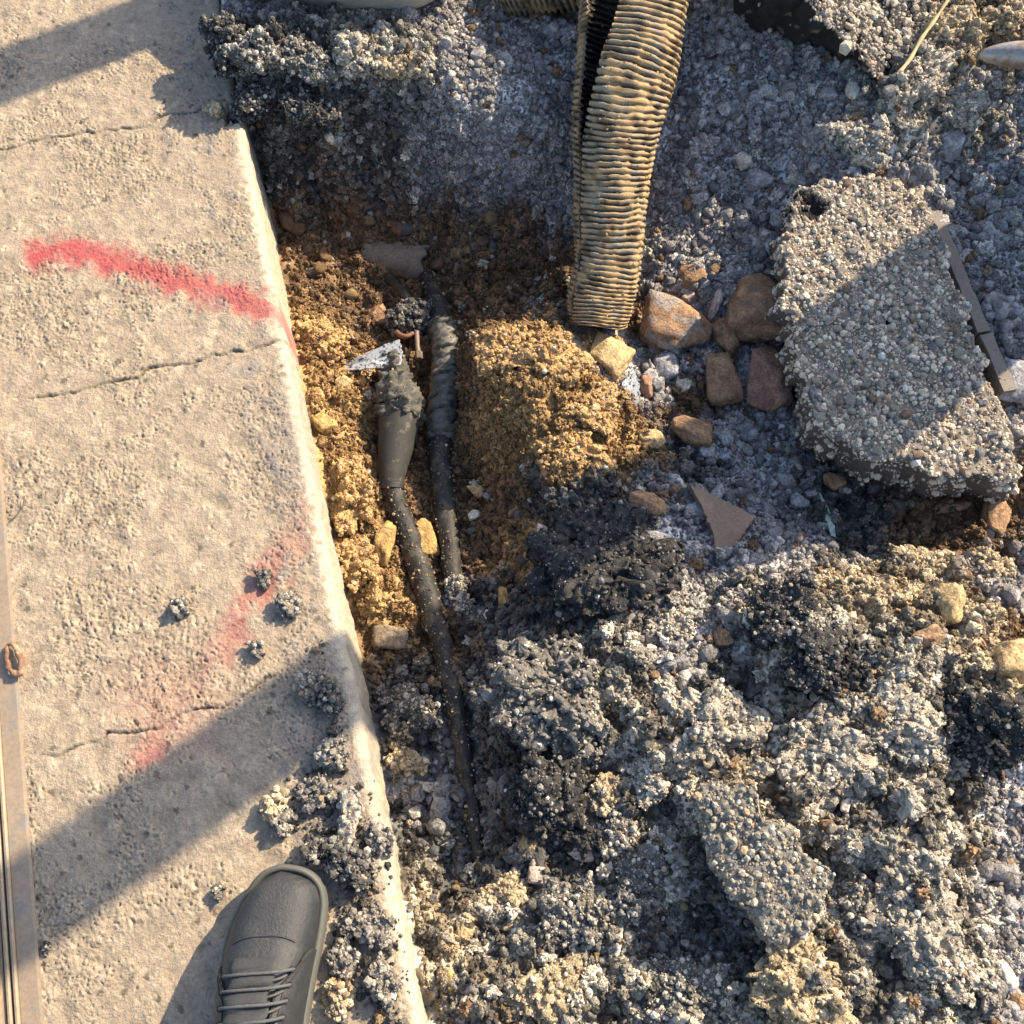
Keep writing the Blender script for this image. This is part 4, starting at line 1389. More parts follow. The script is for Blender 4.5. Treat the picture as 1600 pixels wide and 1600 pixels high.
# ------------------------------------------------------------------ single loose pebbles, the largest that show
peb = []
for i in range(14):
    pal = [GRY, GRY, PAL, GRY, PNK, ((.2, .2, .21), (.14, .14, .15)), BRN, TAN, PAL, GRY, ((.24, .23, .22), (.17, .165, .16)), WHT, DUS and GRY, RED][i]
    v, f, c = rock(700 + i, (1, .85, .7), 2, 9, 14, .03, pal)
    me = mesh_np('pebble', v, f, c)
    me.materials.append(M_STONE)
    peb.append(me)
r_ = np.random.default_rng(77)
TINT = ['grey', 'grey', 'pale', 'ashen', 'pinkish', 'dark grey', 'brown', 'tan', 'cream', 'bluish grey', 'charcoal', 'whitish', 'slate grey', 'reddish']
MARKS = [(1052, 523, 'rounded dusty rock'), (1180, 490, 'largest angular rock'), (1127, 600, 'blocky brown rock'), (1185, 290, 'grey stone above the slab corner'), (1100, 200, 'faint gravel ledge'), (1025, 380, 'conduit side'),
         (1225, 350, 'dark slab corner'), (1080, 433, 'jagged brown stone'), (1150, 160, 'asphalt block foot'), (1500, 420, 'long edging strip'), (1550, 560, 'snapped strip piece'), (1583, 607, 'smooth grey boulder'), (1480, 230, 'grey stone at the strip top'),
         (1573, 124, 'steel bar tip'), (1125, 810, 'triangular tile'), (1295, 805, 'green splinter'), (1077, 676, 'orange half buried stone'), (1022, 846, 'pale stone slip'), (1300, 755, 'slab underside'), (1200, 880, 'shadow border'), (740, 160, 'trench wall top'), (800, 230, 'trench wall face'),
         (870, 200, 'conduit slit'), (895, 1214, 'round pinkish pebble'), (842, 1368, 'squarish pink stone'), (726, 1456, 'touching pebble pair'), (950, 1550, 'bottom sandy lump'), (1000, 1400, 'dark pebbly lump'), (845, 1240, 'black craggy clod'), (1105, 1150, 'grey dusty lump'),
         (1060, 1540, 'dark bottom lump'), (1240, 1080, 'wide grey lump'), (1200, 1345, 'flat diagonal piece'), (1250, 1540, 'tan pebbly lump'), (1420, 1350, 'whitish faced lump'), (1540, 1130, 'jagged black clod'), (1567, 1523, 'white square stone'), (1440, 1440, 'grey pebbly lump'),
         (1350, 1560, 'bottom edge'), (638, 1110, 'dark trench clod'), (632, 1196, 'pale topped clod'), (700, 1330, 'blue grey round pebble'), (725, 1180, 'buried cable'), (690, 740, 'wrapped cable'), (749, 774, 'tan stone'), (787, 930, 'orange stone'), (820, 800, 'mound foot'), (845, 740, 'mound rim'), (480, 420, 'upper soil by the kerb'), (620, 410, 'clay pipe shard'), (640, 497, 'charred lump'), (800, 420, 'dark soil before the mound'), (870, 450, 'conduit foot'), (500, 340, 'trench corner')]
used_labels = set()


def pebble_label(px, py, tint, s, m):
    ms = sorted(MARKS, key=lambda q: (q[0] - px) ** 2 + (q[1] - py) ** 2)[:3]
    size = 'tiny' if s / m < 12.5 else ('small' if s / m < 17 else 'larger')
    for q in ms:
        dx, dy = px - q[0], py - q[1]
        d = math.hypot(dx, dy)
        w = ('right of' if dx > 0 else 'left of') if abs(dx) > abs(dy) else ('below' if dy > 0 else 'above')
        near = 'close' if d < 45 else ('just' if d < 90 else 'well')
        lab = '%s %s loose pebble %s %s the %s' % (size, tint, near, w, q[2])
        if lab not in used_labels:
            break
    used_labels.add(lab)
    return lab
for n_p, poly, lab, grp, ids, lo, hi in (
        (46, [(1020, 130), (1240, 170), (1230, 420), (1030, 440), (1010, 300)], 'loose grey pebble in the shaded gravel between the ribbed conduit and the slab', 'pebbles between conduit and slab', (0, 1, 3, 4, 5, 9, 10), 10, 22),
        (34, [(1480, 250), (1600, 180), (1600, 540), (1560, 560)], 'loose grey pebble in the shaded gravel right of the edging strip', 'pebbles right of the edging strip', (0, 1, 3, 9, 10), 10, 22),
        (34, [(1040, 700), (1280, 690), (1330, 860), (1060, 920)], 'loose bluish pebble in the shaded gravel around the triangular tile', 'pebbles around the triangular tile', (0, 1, 3, 2, 4, 9), 10, 22),
        (22, [(700, 150), (880, 150), (880, 280), (720, 280)], 'loose grey pebble on the shaded gravel left of the conduit', 'pebbles left of the conduit', (0, 1, 3, 4, 10), 9, 16),
        (40, [(760, 1180), (1080, 1180), (1100, 1580), (690, 1590), (660, 1400)], 'loose pale pebble in the sunlit rubble along the lower kerb side', 'pebbles in the lower rubble', (2, 4, 7, 8, 10, 9, 13), 10, 22),
        (40, [(1200, 1060), (1560, 1180), (1590, 1590), (1250, 1600)], 'loose grey pebble in the sunlit rubble at lower right', 'pebbles at lower right', (0, 2, 3, 8, 9, 10), 10, 22),
        (24, [(590, 1060), (690, 1060), (740, 1340), (650, 1360)], 'loose grey pebble in the shade between kerb and buried cable', 'pebbles between kerb and cable', (0, 1, 3, 9, 5), 10, 20),
        (26, [(430, 330), (720, 320), (880, 400), (880, 470), (740, 500), (700, 470), (600, 380), (560, 470), (470, 480)], '', '', (6, 6, 13, 7, 5), 12, 28),
        (26, [(730, 640), (850, 720), (830, 900), (740, 960)], 'loose brown or grey pebble on the dark slope right of the wrapped cable', 'pebbles on the soil slope', (6, 7, 2, 10, 13), 9, 18)):
    P_ = np.array(poly)
    k = 0
    while k < n_p:
        px, py = r_.uniform(P_[:, 0].min(), P_[:, 0].max()), r_.uniform(P_[:, 1].min(), P_[:, 1].max())
        if not in_poly(np.array([px]), np.array([py]), poly)[0]:
            continue
        p = hit(px, py, ground_z)
        s = (lo + (hi - lo) * r_.random() ** 2) * mpp(p)
        kd_ = ids[r_.integers(len(ids))]
        o = bpy.data.objects.new('pebble', peb[kd_])
        COL.objects.link(o)
        o.location = (p[0], p[1], float(ground_z(p[0], p[1])) + .003 + s * .25)
        o.scale = (s * r_.uniform(.9, 1.3), s, s * .9)
        o.rotation_euler = (r_.normal(0, .35), r_.normal(0, .35), r_.uniform(0, 6.28))
        tag(o, pebble_label(px, py, TINT[kd_], s, mpp(p)), 'pebble', 'loose pebbles in the rubble')
        k += 1

# ------------------------------------------------------------------ gravel, crumbs and grit nobody could count
lib = bpy.data.collections.new('gravel_kinds')


def kind(nm, vfc, mat, sm=False):
    me = mesh_np(nm, vfc[0], vfc[1], vfc[2], sm)
    me.materials.append(mat)
    o = bpy.data.objects.new(nm, me)
    lib.objects.link(o)




def clod_proto(sd):
    d, f = ico(3)
    v = d * (1 + .16 * waves(d, 1.1, sd) + .12 * waves(d, .5, sd + 1))[:, None]
    v = v + np.stack([waves(v, .45, sd + 3 + i) for i in range(3)], 1) * .07
    return v * .5, f, np.ones((len(v), 3))


for i in range(8):
    kind('a_stone_%02d' % i, rock(900 + i, (1, .85, .72), 2, 8, 12, .03), M_PEBBLE, i % 2 == 0)
for i in range(5):
    kind('b_crumb_%02d' % i, clod_proto(950 + i), M_PEBBLE, True)


def scatter(name, pos, size, idx, colr, lab, source=None):
    n = len(pos)
    me = bpy.data.meshes.new(name)
    me.vertices.add(n)
    me.vertices.foreach_set('co', np.asarray(pos, np.float32).ravel())
    for nm, tp, key, val in (('size', 'FLOAT', 'value', size), ('pick', 'INT', 'value', idx), ('icol', 'FLOAT_COLOR', 'color', np.concatenate([colr, np.ones((n, 1))], 1)),
                             ('turn', 'FLOAT_VECTOR', 'vector', rng.uniform(0, 6.28, (n, 3)))):
        a = me.attributes.new(nm, tp, 'POINT')
        a.data.foreach_set(key, np.asarray(val, np.int32 if tp == 'INT' else np.float32).ravel())
    o = link(name, me)
    tag(o, lab, kind='stuff')
    g = bpy.data.node_groups.new(name, 'GeometryNodeTree')
    g.interface.new_socket('Geometry', in_out='INPUT', socket_type='NodeSocketGeometry')
    g.interface.new_socket('Geometry', in_out='OUTPUT', socket_type='NodeSocketGeometry')
    gi, go = g.nodes.new('NodeGroupInput'), g.nodes.new('NodeGroupOutput')
    ip = g.nodes.new('GeometryNodeInstanceOnPoints')
    ci = g.nodes.new('GeometryNodeCollectionInfo')
    ci.inputs['Collection'].default_value = source or lib
    ci.inputs['Separate Children'].default_value = True
    ci.inputs['Reset Children'].default_value = True

    def na(nm, dt):
        x = g.nodes.new('GeometryNodeInputNamedAttribute')
        x.data_type = dt
        x.inputs['Name'].default_value = nm
        return x.outputs['Attribute']
    g.links.new(gi.outputs[0], ip.inputs['Points'])
    g.links.new(ci.outputs[0], ip.inputs['Instance'])
    ip.inputs['Pick Instance'].default_value = True
    g.links.new(na('pick', 'INT'), ip.inputs['Instance Index'])
    er = g.nodes.new('FunctionNodeEulerToRotation')
    g.links.new(na('turn', 'FLOAT_VECTOR'), er.inputs[0])
    g.links.new(er.outputs[0], ip.inputs['Rotation'])
    g.links.new(na('size', 'FLOAT'), ip.inputs['Scale'])
    g.links.new(ip.outputs[0], go.inputs[0])
    mo = o.modifiers.new('spread', 'NODES')
    mo.node_group = g
    return o


def clear_of(px, py, pad=0):
    """False where cables, conduit or slab would be buried"""
    ok = np.ones(len(px), bool)
    for seq in (CAB_A, CAB_J, CAB_W, CAB_B[:-1]):
        d, t = seg_dist(px, py, [(a, b) for a, b, r in seq])
        rr = np.interp(t, np.linspace(0, 1, len(seq)), [r for a, b, r in seq])
        ok &= d > rr * .78 + pad
    d, t = seg_dist(px, py, [(q[0], q[1]) for q in spine])
    ok &= d > 46
    ok &= ~in_poly(px, py, [(q[0], q[1]) for q in SLAB_TOP])
    ok &= ~in_poly(px, py, [(515, 582), (608, 528), (630, 530), (630, 575)])
    ok &= np.hypot(px - 640, py - 500) > 32
    ok &= ~in_poly(px, py, [(575, 395), (665, 400), (655, 445), (600, 425)])
    return ok


def spread(n, lo, hi, al):
    x, y = rng.uniform(-.45, X1 - .02, n), rng.uniform(Y0 + .1, Y1 - .02, n)
    s = lo * (1 - rng.random(n) * (1 - (lo / hi) ** al)) ** (-1 / al)
    keep = kerb_t(x, y) > s * .5 + .003
    z = ground_z(x, y)
    px, py = proj(x, y, z)
    keep &= (px > -30) & (px < 1640) & (py > -40) & (py < 1640)
    keep &= clear_of(px, py, 0)
    return x[keep], y[keep], z[keep], s[keep]


x, y, z, s = spread(170000, .0030, .017, 1.75)
gyy, gxx = np.gradient(base_c, CR)
SLOPE = np.hypot(gxx, gyy)
# stones sticking out of the steep faces
iy_, ix_ = np.nonzero((SLOPE > 1.1) & (kerb_t(CX, CY) > .01) & (CY > .2) & (CY < 1.4))
pk = rng.choice(len(iy_), 16000, p=SLOPE[iy_, ix_] / SLOPE[iy_, ix_].sum())
xe = CX[iy_, ix_][pk] + rng.uniform(-.5, .5, 16000) * CR
ye = CY[iy_, ix_][pk] + rng.uniform(-.5, .5, 16000) * CR
ze = ground_z(xe, ye)
se = .0034 * (1 - rng.random(16000) * (1 - (.0034 / .014) ** 1.75)) ** (-1 / 1.75)
nx_, ny_ = -bil(gxx, X0, Y0, CR, xe, ye), -bil(gyy, X0, Y0, CR, xe, ye)
nl_ = np.sqrt(nx_ ** 2 + ny_ ** 2 + 1)
pe, qe = proj(xe, ye, ze)
k_ = clear_of(pe, qe) & (pe > 0) & (pe < 1600) & (qe > 0)
xe, ye = xe + nx_ / nl_ * se * .3, ye + ny_ / nl_ * se * .3
x, y, z, s = (np.concatenate([a, b[k_]]) for a, b in ((x, xe), (y, ye), (z, ze), (s, se)))
wz = bil(ZW, X0, Y0, CR, x, y)
zn = np.array([np.searchsorted(np.cumsum(a), u * a.sum()) for a, u in zip(wz, rng.random(len(x)))]).clip(0, 5)
s = s * np.array([1.4, 1.1, 1.1, 1.1, 1.08, 1.15])[zn]
sort = bil(field((140, 140), .015, .05, .22, 93), -.5, -.3, .015, x, y)
s = s * np.where(zn == 0, np.interp(sort, [-1.2, 0, 1.4], [.55, .95, 1.5]), 1)
# less loose stone on soil
keep = (rng.random(len(x)) < np.array([1, .6, .85, .85, .9, .9])[zn])
x, y, z, s, zn = x[keep], y[keep], z[keep], s[keep], zn[keep]
n = len(x)
g_tone = (rng.random(n) ** 1.4)[:, None]
wz = bil(ZW, X0, Y0, CR, x, y)
wz = wz * .75
wz[np.arange(n), zn] += .25
L_ = [((.32, .305, .308), (.70, .675, .66)), ((.045, .045, .046), (.34, .325, .305)), ((.32, .195, .085), (.54, .36, .165)), ((.13, .08, .043), (.36, .225, .12)), ((.21, .195, .168), (.72, .66, .55)), ((.28, .22, .14), (.70, .59, .42))]
LA, LB = np.array([q[0] for q in L_]), np.array([q[1] for q in L_])
c_ = (wz @ LA) * (1 - g_tone) + (wz @ LB) * g_tone
bq = bil(BIT, X0, Y0, CR, x, y) * rng.uniform(.8, 1.25, n)
mq = wz[:, 4] + .6 * wz[:, 5] + .8 * wz[:, 1] + .25 * wz[:, 0]
c_ = c_ * (1 - np.clip(mq, 0, 1) * (1 - bq))[:, None]
odd = rng.random(n)
m = (odd < .05) & (zn != 2) & (zn != 3)
c_[m] = np.array([.34, .22, .13]) * rng.uniform(.6, 1.2, (m.sum(), 1))
m = (odd > .968) & (zn != 2)
c_[m] = np.array([.70, .655, .57]) * rng.uniform(.7, 1.15, (m.sum(), 1))
stone = rng.random(n) < np.array([.85, .35, .15, .35, .45, .45])[zn]
idx = np.where(stone, rng.integers(0, 8, n), rng.integers(8, 13, n))
pos = np.stack([x, y, z + s * .22], 1)
lumpy = (idx >= 8) & (s > .0055)
for nm, zs, lab in (('gravel', (0,), 'loose blue grey gravel'), ('soil_crumbs', (2, 3), 'tan and dark crumbs of soil'), ('asphalt_crumbs', (1, 4, 5), 'black and dusty grey crumbs of broken asphalt')):
    m = np.isin(zn, zs) & ~lumpy
    scatter(nm, pos[m], s[m], idx[m], c_[m], lab)

# rough clods between the larger chunks
lib2 = bpy.data.collections.new('clod_kinds')
m_, n_t_, p_ = mat_new('rubble_clods')
a1_ = nd(n_t_, 'ShaderNodeAttribute', attribute_name='col')
a2_ = nd(n_t_, 'ShaderNodeAttribute', attribute_name='icol')
a2_.attribute_type = 'INSTANCER'
vm_ = nd(n_t_, 'ShaderNodeVectorMath', operation='MULTIPLY')
n_t_.links.new(a1_.outputs['Color'], vm_.inputs[0])
n_t_.links.new(a2_.outputs['Color'], vm_.inputs[1])
tc_ = nd(n_t_, 'ShaderNodeTexCoord')
ga_, gb_ = grain(n_t_, vm_.outputs[0], p_.inputs['Base Color'], tc_.outputs['Object'], 14, 3, .7, 1.3)
p_.inputs['Roughness'].default_value = .9
bump(n_t_, p_, [ga_.outputs['Fac']], .02, .6)
for i in range(6):
    v, f, c = clod(3000 + i, (1, .85, .7), .13, 3, .3, matrix=(.95, .94, .92), grains=((1.7, 1.64, 1.5), (.45, .45, .45)), dens=.7)
    me = mesh_np('clod_%02d' % i, v, f, np.clip(c, 0, 2), False)
    me.materials.append(m_)
    lib2.objects.link(bpy.data.objects.new('clod_%02d' % i, me))
LUMP = (pos[lumpy], s[lumpy], c_[lumpy], zn[lumpy])
x, y, z, s = spread(9000, .014, .042, 2.0)
wz = bil(ZW, X0, Y0, CR, x, y)
zn2 = wz.argmax(1)
pxq, pyq = proj(x, y, z)
keep = rng.random(len(x)) < np.array([.05, .45, .35, .2, .8, .7])[zn2] * .22
x, y, z, s, zn2 = x[keep], y[keep], z[keep], s[keep], zn2[keep]
ic = np.array([[.4, .39, .39], [.11, .107, .103], [.43, .272, .122], [.22, .135, .072], [.40, .37, .315], [.45, .37, .25]])[zn2] * rng.uniform(.6, 1.25, (len(x), 1)) * np.where(np.isin(zn2, (1, 4, 5)), bil(BIT, X0, Y0, CR, x, y), 1)[:, None]
scatter('asphalt_rubble', np.stack([x, y, z + s * .1], 1), s, rng.integers(0, 6, len(x)), ic, 'rough clods of broken asphalt and soil', lib2)
for nm, zs, lab in (('soil_clods', (2, 3), 'lumpy clods of tan and dark soil'), ('rubble_crumbs', (0, 1, 4, 5), 'lumpy crumbs of broken asphalt')):
    m = np.isin(LUMP[3], zs)
    scatter(nm, LUMP[0][m], LUMP[1][m] * 1.15, rng.integers(0, 6, m.sum()), LUMP[2][m], lab, lib2)

# the spill on the pavement and over the kerb
n = 9000
px, py = rng.uniform(420, 680, n), rng.uniform(960, 1640, n)
s = .0016 * (1 - rng.random(n) * (1 - (.0016 / .013) ** 1.7)) ** (-1 / 1.7)
p3 = np.array([un(a, b, 0) for a, b in zip(px, py)])
t = kerb_t(p3[:, 0], p3[:, 1])
left = np.interp(py, [960, 1030, 1100, 1180, 1250, 1330, 1400, 1500, 1640], [530, 475, 480, 480, 420, 480, 505, 510, 515])
dens = np.interp(py, [960, 1040, 1100, 1200, 1280, 1340, 1400, 1480, 1560, 1640], [.02, .3, .75, .55, .7, 1, .85, .65, .6, .7])
dd = (px - left) / 40
pr_ = dens * np.clip(dd, 0, 1) * np.where(t > -.022, np.interp(py, [1180, 1300, 1420, 1640], [.03, .16, .3, .22]), 1)
cl = bil(field((80, 80), .01, .03, .1, 91), -.5, -.3, .01, p3[:, 0], p3[:, 1])
keep = (rng.random(n) < pr_ * smooth(-1.1, .4, cl)) & (t < 0)
shoe_poly = [(420, 1340), (470, 1350), (505, 1430), (515, 1500), (505, 1640), (325, 1640), (345, 1500), (390, 1370)]
keep &= ~in_poly(px, py, shoe_poly)
p3, s, t = p3[keep], s[keep], t[keep]
n = len(s)
zz = np.where(t > -RK, -RK + np.sqrt(np.clip(RK ** 2 - (t + RK) ** 2, 0, None)), 0)
tone = (rng.random(n) ** 1.3)[:, None]
c_ = np.array([.05, .049, .048]) * (1 - tone) + np.array([.44, .405, .345]) * tone
m = rng.random(n) < .08
c_[m] = (.42, .30, .17)
scatter('spilled_crumbs', np.stack([p3[:, 0], p3[:, 1], zz + s * .3], 1), s, np.where(rng.random(n) < .5, rng.integers(0, 8, n), rng.integers(8, 13, n)), c_, 'crumbs spilled over the pavement and kerb')
# ------------------------------------------------------------------ metal threshold strip at the left edge
M_ALU = plain('dusty_bronze_metal', (.27, .21, .15), 0.6, 0.15, 200, 15, .8, 1.15, .0003, .5, (.20, .18, .155), 30, .5, .62)


def extrude_strip(name, prof, mat, s0=-4, s1=3, label=None, cat=None, parent=None, n=90):
    prof = np.array(prof)
    ss = np.linspace(s0, s1, n)
    v = []
    for s in ss:
        base_ = K0 + KD * s
        v.append(np.stack([base_[0] + KN[0] * prof[:, 0], base_[1] + KN[1] * prof[:, 0], prof[:, 1]], 1))
    v = np.concatenate(v)
    m = len(prof)
    i = np.arange(n * m).reshape(n, m)
    j = np.roll(i, -1, 1)
    f = np.stack([i[:-1], j[:-1], j[1:], i[1:]], -1).reshape(-1, 4)
    caps = []
    o = link(name, mesh_np(name, v, f, None, False), mat, parent)
    return tag(o, label, cat)


T0 = STRIP_T
ts = empty('threshold_strip', (K0[0] + KN[0] * (T0 - .03), K0[1] + KN[1] * (T0 - .03), 0))
tag(ts, 'dusty bronze metal threshold strip with grooves along the left edge', 'threshold strip')


def child_strip(nm, prof, mat):
    o = extrude_strip(nm, prof, mat)
    o.parent = ts
    o.matrix_parent_inverse = Matrix.Translation(-Vector(ts.location))
    return o


child_strip('flange', [(T0 - .020, -.02), (T0, -.02), (T0 + .002, .0022), (T0 - .001, .0030), (T0 - .020, .0038)], M_ALU)
child_strip('inner_ridge', [(T0 - .0255, -.02), (T0 - .0205, -.02), (T0 - .0205, .0065), (T0 - .022, .0085), (T0 - .024, .0085), (T0 - .0255, .0065)], M_ALU)
child_strip('middle_ridge', [(T0 - .0325, -.02), (T0 - .0275, -.02), (T0 - .0275, .0075), (T0 - .029, .0095), (T0 - .031, .0095), (T0 - .0325, .0075)], M_ALU)
child_strip('outer_ridge', [(T0 - .0415, -.02), (T0 - .0345, -.02), (T0 - .0345, .005), (T0 - .036, .006), (T0 - .037, .012), (T0 - .040, .013), (T0 - .0415, .010)], M_ALU)
M_DOOR = plain('grey_door_metal', (.27, .28, .27), 0.45, 0.2, 200, 20, .9, 1.1, .0002)
child_strip('door_sill', [(T0 - .30, -.02), (T0 - .043, -.02), (T0 - .043, .010), (T0 - .046, .014), (T0 - .30, .014)], M_DOOR)
# the corroded bit on the strip
M_RUST = plain('rusty_iron', (.17, .095, .06), 0.9, 0, 300, 80, .6, 1.4, .001, .3, (.28, .19, .13), 90, .5, .62)
q = [un(12, 1006, .008), un(10, 1022, .009), un(13, 1040, .010), un(20, 1050, .010), un(30, 1052, .010), un(34, 1040, .010), un(30, 1022, .010), un(22, 1008, .010), un(13, 1006, .009)]
v, f = tube(q, [.0022, .0026, .003, .0034, .0038, .004, .0038, .003, .0022], 14, 8)
n_ = normals(v, f)
v = v + n_ * (waves(v, .014, 61) * .0007)[:, None]
thing_mesh('rusty_bracket', (v, f, None), M_RUST, 'small rusty loop of iron stuck on the metal strip at the left edge', 'bracket')
M_HAIR = plain('dark_thread', (.06, .05, .045), 0.7)
v, f = tube([un(38, 775, .006), un(36, 790, .004), un(26, 805, .004), un(13, 816, .003)], [.0006] * 4, 6, 6)
thing_mesh('thread', (v, f, None), M_HAIR, 'fine dark curved thread lying on the pavement near the left edge', 'thread')

# ------------------------------------------------------------------ shoe
M_LEATHER = plain('charcoal_leather', (.022, .025, .030), 0.5, 0, 700, 260, .7, 1.3, .0013, .45, (.042, .043, .043), 40, .48, .7)
M_TONGUE = plain('tongue_fabric', (.032, .036, .041), .8, 0, 900, 300, .75, 1.25, .0008)
M_SOLE = plain('grey_rubber_sole', (.085, .086, .076), 0.65, 0, 400, 60, .85, 1.1, .0003, .35)
M_LACE = plain('dark_lace', (.07, .075, .08), 0.8, 0, 1500, 300, .7, 1.3, .0004)
M_SEAM = plain('dark_seam', (.012, .012, .012), 0.7)
toe = un(432, 1352, .012)
heel_dir = np.array([.030, -1.0, 0])
heel_dir /= np.linalg.norm(heel_dir)
fwd = -heel_dir
rgt = np.array([fwd[1], -fwd[0], 0])
SL = .295
org = toe - fwd * SL
org[2] = 0
shoe = empty('shoe', org)
tag(shoe, 'charcoal leather lace up shoe with grey rubber rim standing on the pavement', 'shoe')
S_ = [0, .015, .05, .12, .3, .5, .62, .72, .80, .87, .92, .955, .98, .993, 1.0]
WL = [.006, .020, .030, .036, .041, .048, .0525, .0525, .0485, .0420, .0345, .0275, .0195, .0115, .002]
WR = [.006, .020, .030, .035, .038, .043, .0475, .0520, .0540, .0525, .0475, .0395, .0285, .0170, .002]
HT_ = [.055, .062, .066, .068, .070, .098, .084, .071, .064, .058, .053, .048, .043, .038, .034]
OFF = [0, 0, 0, 0, 0, .000, .001, .002, .0035, .006, .008, .009, .0095, .010, .010]


def shoe_pt(s, th, grow=0.0):
    """local point on the upper: s along (0 heel, 1 toe), th 0 right .. pi left"""
    wl, wr, hh, of = (np.interp(s, S_, q) for q in (WL, WR, HT_, OFF))
    inset = .006
    c, sn = np.cos(th), np.sin(th)
    wd = np.where(c > 0, wr, wl) - inset
    wd = np.maximum(wd, .001)
    zb = .020
    hgt = np.maximum(hh - zb, .002)
    e = .62
    x = of + np.sign(c) * np.abs(c) ** e * (wd + grow)
    z = zb + np.abs(sn) ** .85 * (hgt + grow)
    return np.stack([x, s * SL - (inset + .001) * smooth(.9, 1, s), z], -1)


def to_world(p):
    return p[..., :1] * rgt + p[..., 1:2] * fwd + p[..., 2:] * np.array([0, 0, 1.0])


def patch(name, fs, ft, mat, grow=.0015, ns=40, nt=30, thick=.0018, parent=None, bumpf=None):
    """shell over the upper, corners given by functions: fs(u)->s range, ft(u, s)->theta range"""
    u = np.linspace(0, 1, ns)
    v_ = np.linspace(0, 1, nt)
    U, Vv = np.meshgrid(u, v_, indexing='ij')
    s, th = fs(U, Vv), ft(U, Vv)
    g = grow + (bumpf(U, Vv) if bumpf else 0)
    a = to_world(shoe_pt(s, th, g))
    b = to_world(shoe_pt(s, th, g - thick))
    N0 = ns * nt
    i = np.arange(N0).reshape(ns, nt)
    q = lambda k: np.stack([k[:-1, :-1], k[:-1, 1:], k[1:, 1:], k[1:, :-1]], -1).reshape(-1, 4)
    fs_ = [q(i)[:, ::-1], q(i + N0)]
    ring = np.concatenate([i[0, :], i[1:, -1], i[-1, -2::-1], i[-2:0:-1, 0]])
    r2 = np.roll(ring, -1)
    fs_.append(np.stack([ring, r2, r2 + N0, ring + N0], -1))
    me = mesh_np(name, np.concatenate([a.reshape(-1, 3), b.reshape(-1, 3)]), np.concatenate(fs_))
    return link(name, me, mat, parent or shoe)


# sole: outline rings
n = 120
ss = np.concatenate([1 - (1 - np.linspace(0, 1, n)) ** 1.6 * .5, ])
ss = 0.5 - 0.5 * np.cos(np.linspace(0, math.pi, n))
left_ = np.stack([np.interp(ss, S_, OFF) - np.interp(ss, S_, WL), ss * SL], 1)
right_ = np.stack([np.interp(ss, S_, OFF) + np.interp(ss, S_, WR), ss * SL], 1)
out = np.concatenate([right_, left_[::-1]])
kk = np.array([1, 4, 6, 4, 1]) / 16
for _ in range(3):
    out = np.stack([np.convolve(np.concatenate([out[-2:, i], out[:, i], out[:2, i]]), kk, 'valid') for i in (0, 1)], 1)
cen = out.mean(0)
tng = np.roll(out, -1, 0) - np.roll(out, 1, 0)
onr = np.stack([tng[:, 1], -tng[:, 0]], 1)
onr /= np.linalg.norm(onr, axis=1)[:, None]
rows = []
for g, z in ((-.03, .0), (-.004, .0), (-.0005, .003), (.0005, .010), (0, .020), (-.0015, .0245), (-.004, .026), (-.0068, .0245), (-.0085, .019)):
    o2 = out + onr * g
    rows.append(np.stack([o2[:, 0], o2[:, 1], np.full(len(o2), z + 0.0)], 1))
toe_lift = lambda q: np.stack([q[:, 0], q[:, 1], q[:, 2] + .010 * smooth(.8, 1.0, q[:, 1] / SL) ** 1.5 + .002], 1)
v = np.concatenate([to_world(toe_lift(q)) for q in rows])
m = len(out)
i = np.arange(len(rows) * m).reshape(-1, m)
j = np.roll(i, -1, 1)
f = np.stack([i[:-1], j[:-1], j[1:], i[1:]], -1).reshape(-1, 4)
link('sole', mesh_np('sole', v, f), M_SOLE, shoe)
seam_ = toe_lift(np.concatenate([out + onr * -.0078, np.full((m, 1), .0215)], 1))
sw = to_world(seam_)
v, f = tube(np.concatenate([sw[::3], sw[:1]]), [.0013] * (len(sw[::3]) + 1), 8, 3)
link('welt_seam', mesh_np('welt_seam', v, f), M_SEAM, shoe)
U = lambda a, b: (lambda u, v: a + (b - a) * u)
patch('vamp', U(.44, .9985), lambda u, v: .02 + (math.pi - .04) * v, M_LEATHER, 0, 90, 60, .002, None,
      lambda u, v: .0006 * np.sin(u * 90) * np.exp(-((u - .12) / .1) ** 2) * np.sin(v * math.pi) ** 2)
patch('heel_counter', U(.004, .445), lambda u, v: .02 + (math.pi - .04) * np.where(v < .5, v * 2 * .36, 1 - (1 - v) * 2 * .36) , M_LEATHER, .001, 40, 40, .002) if False else None
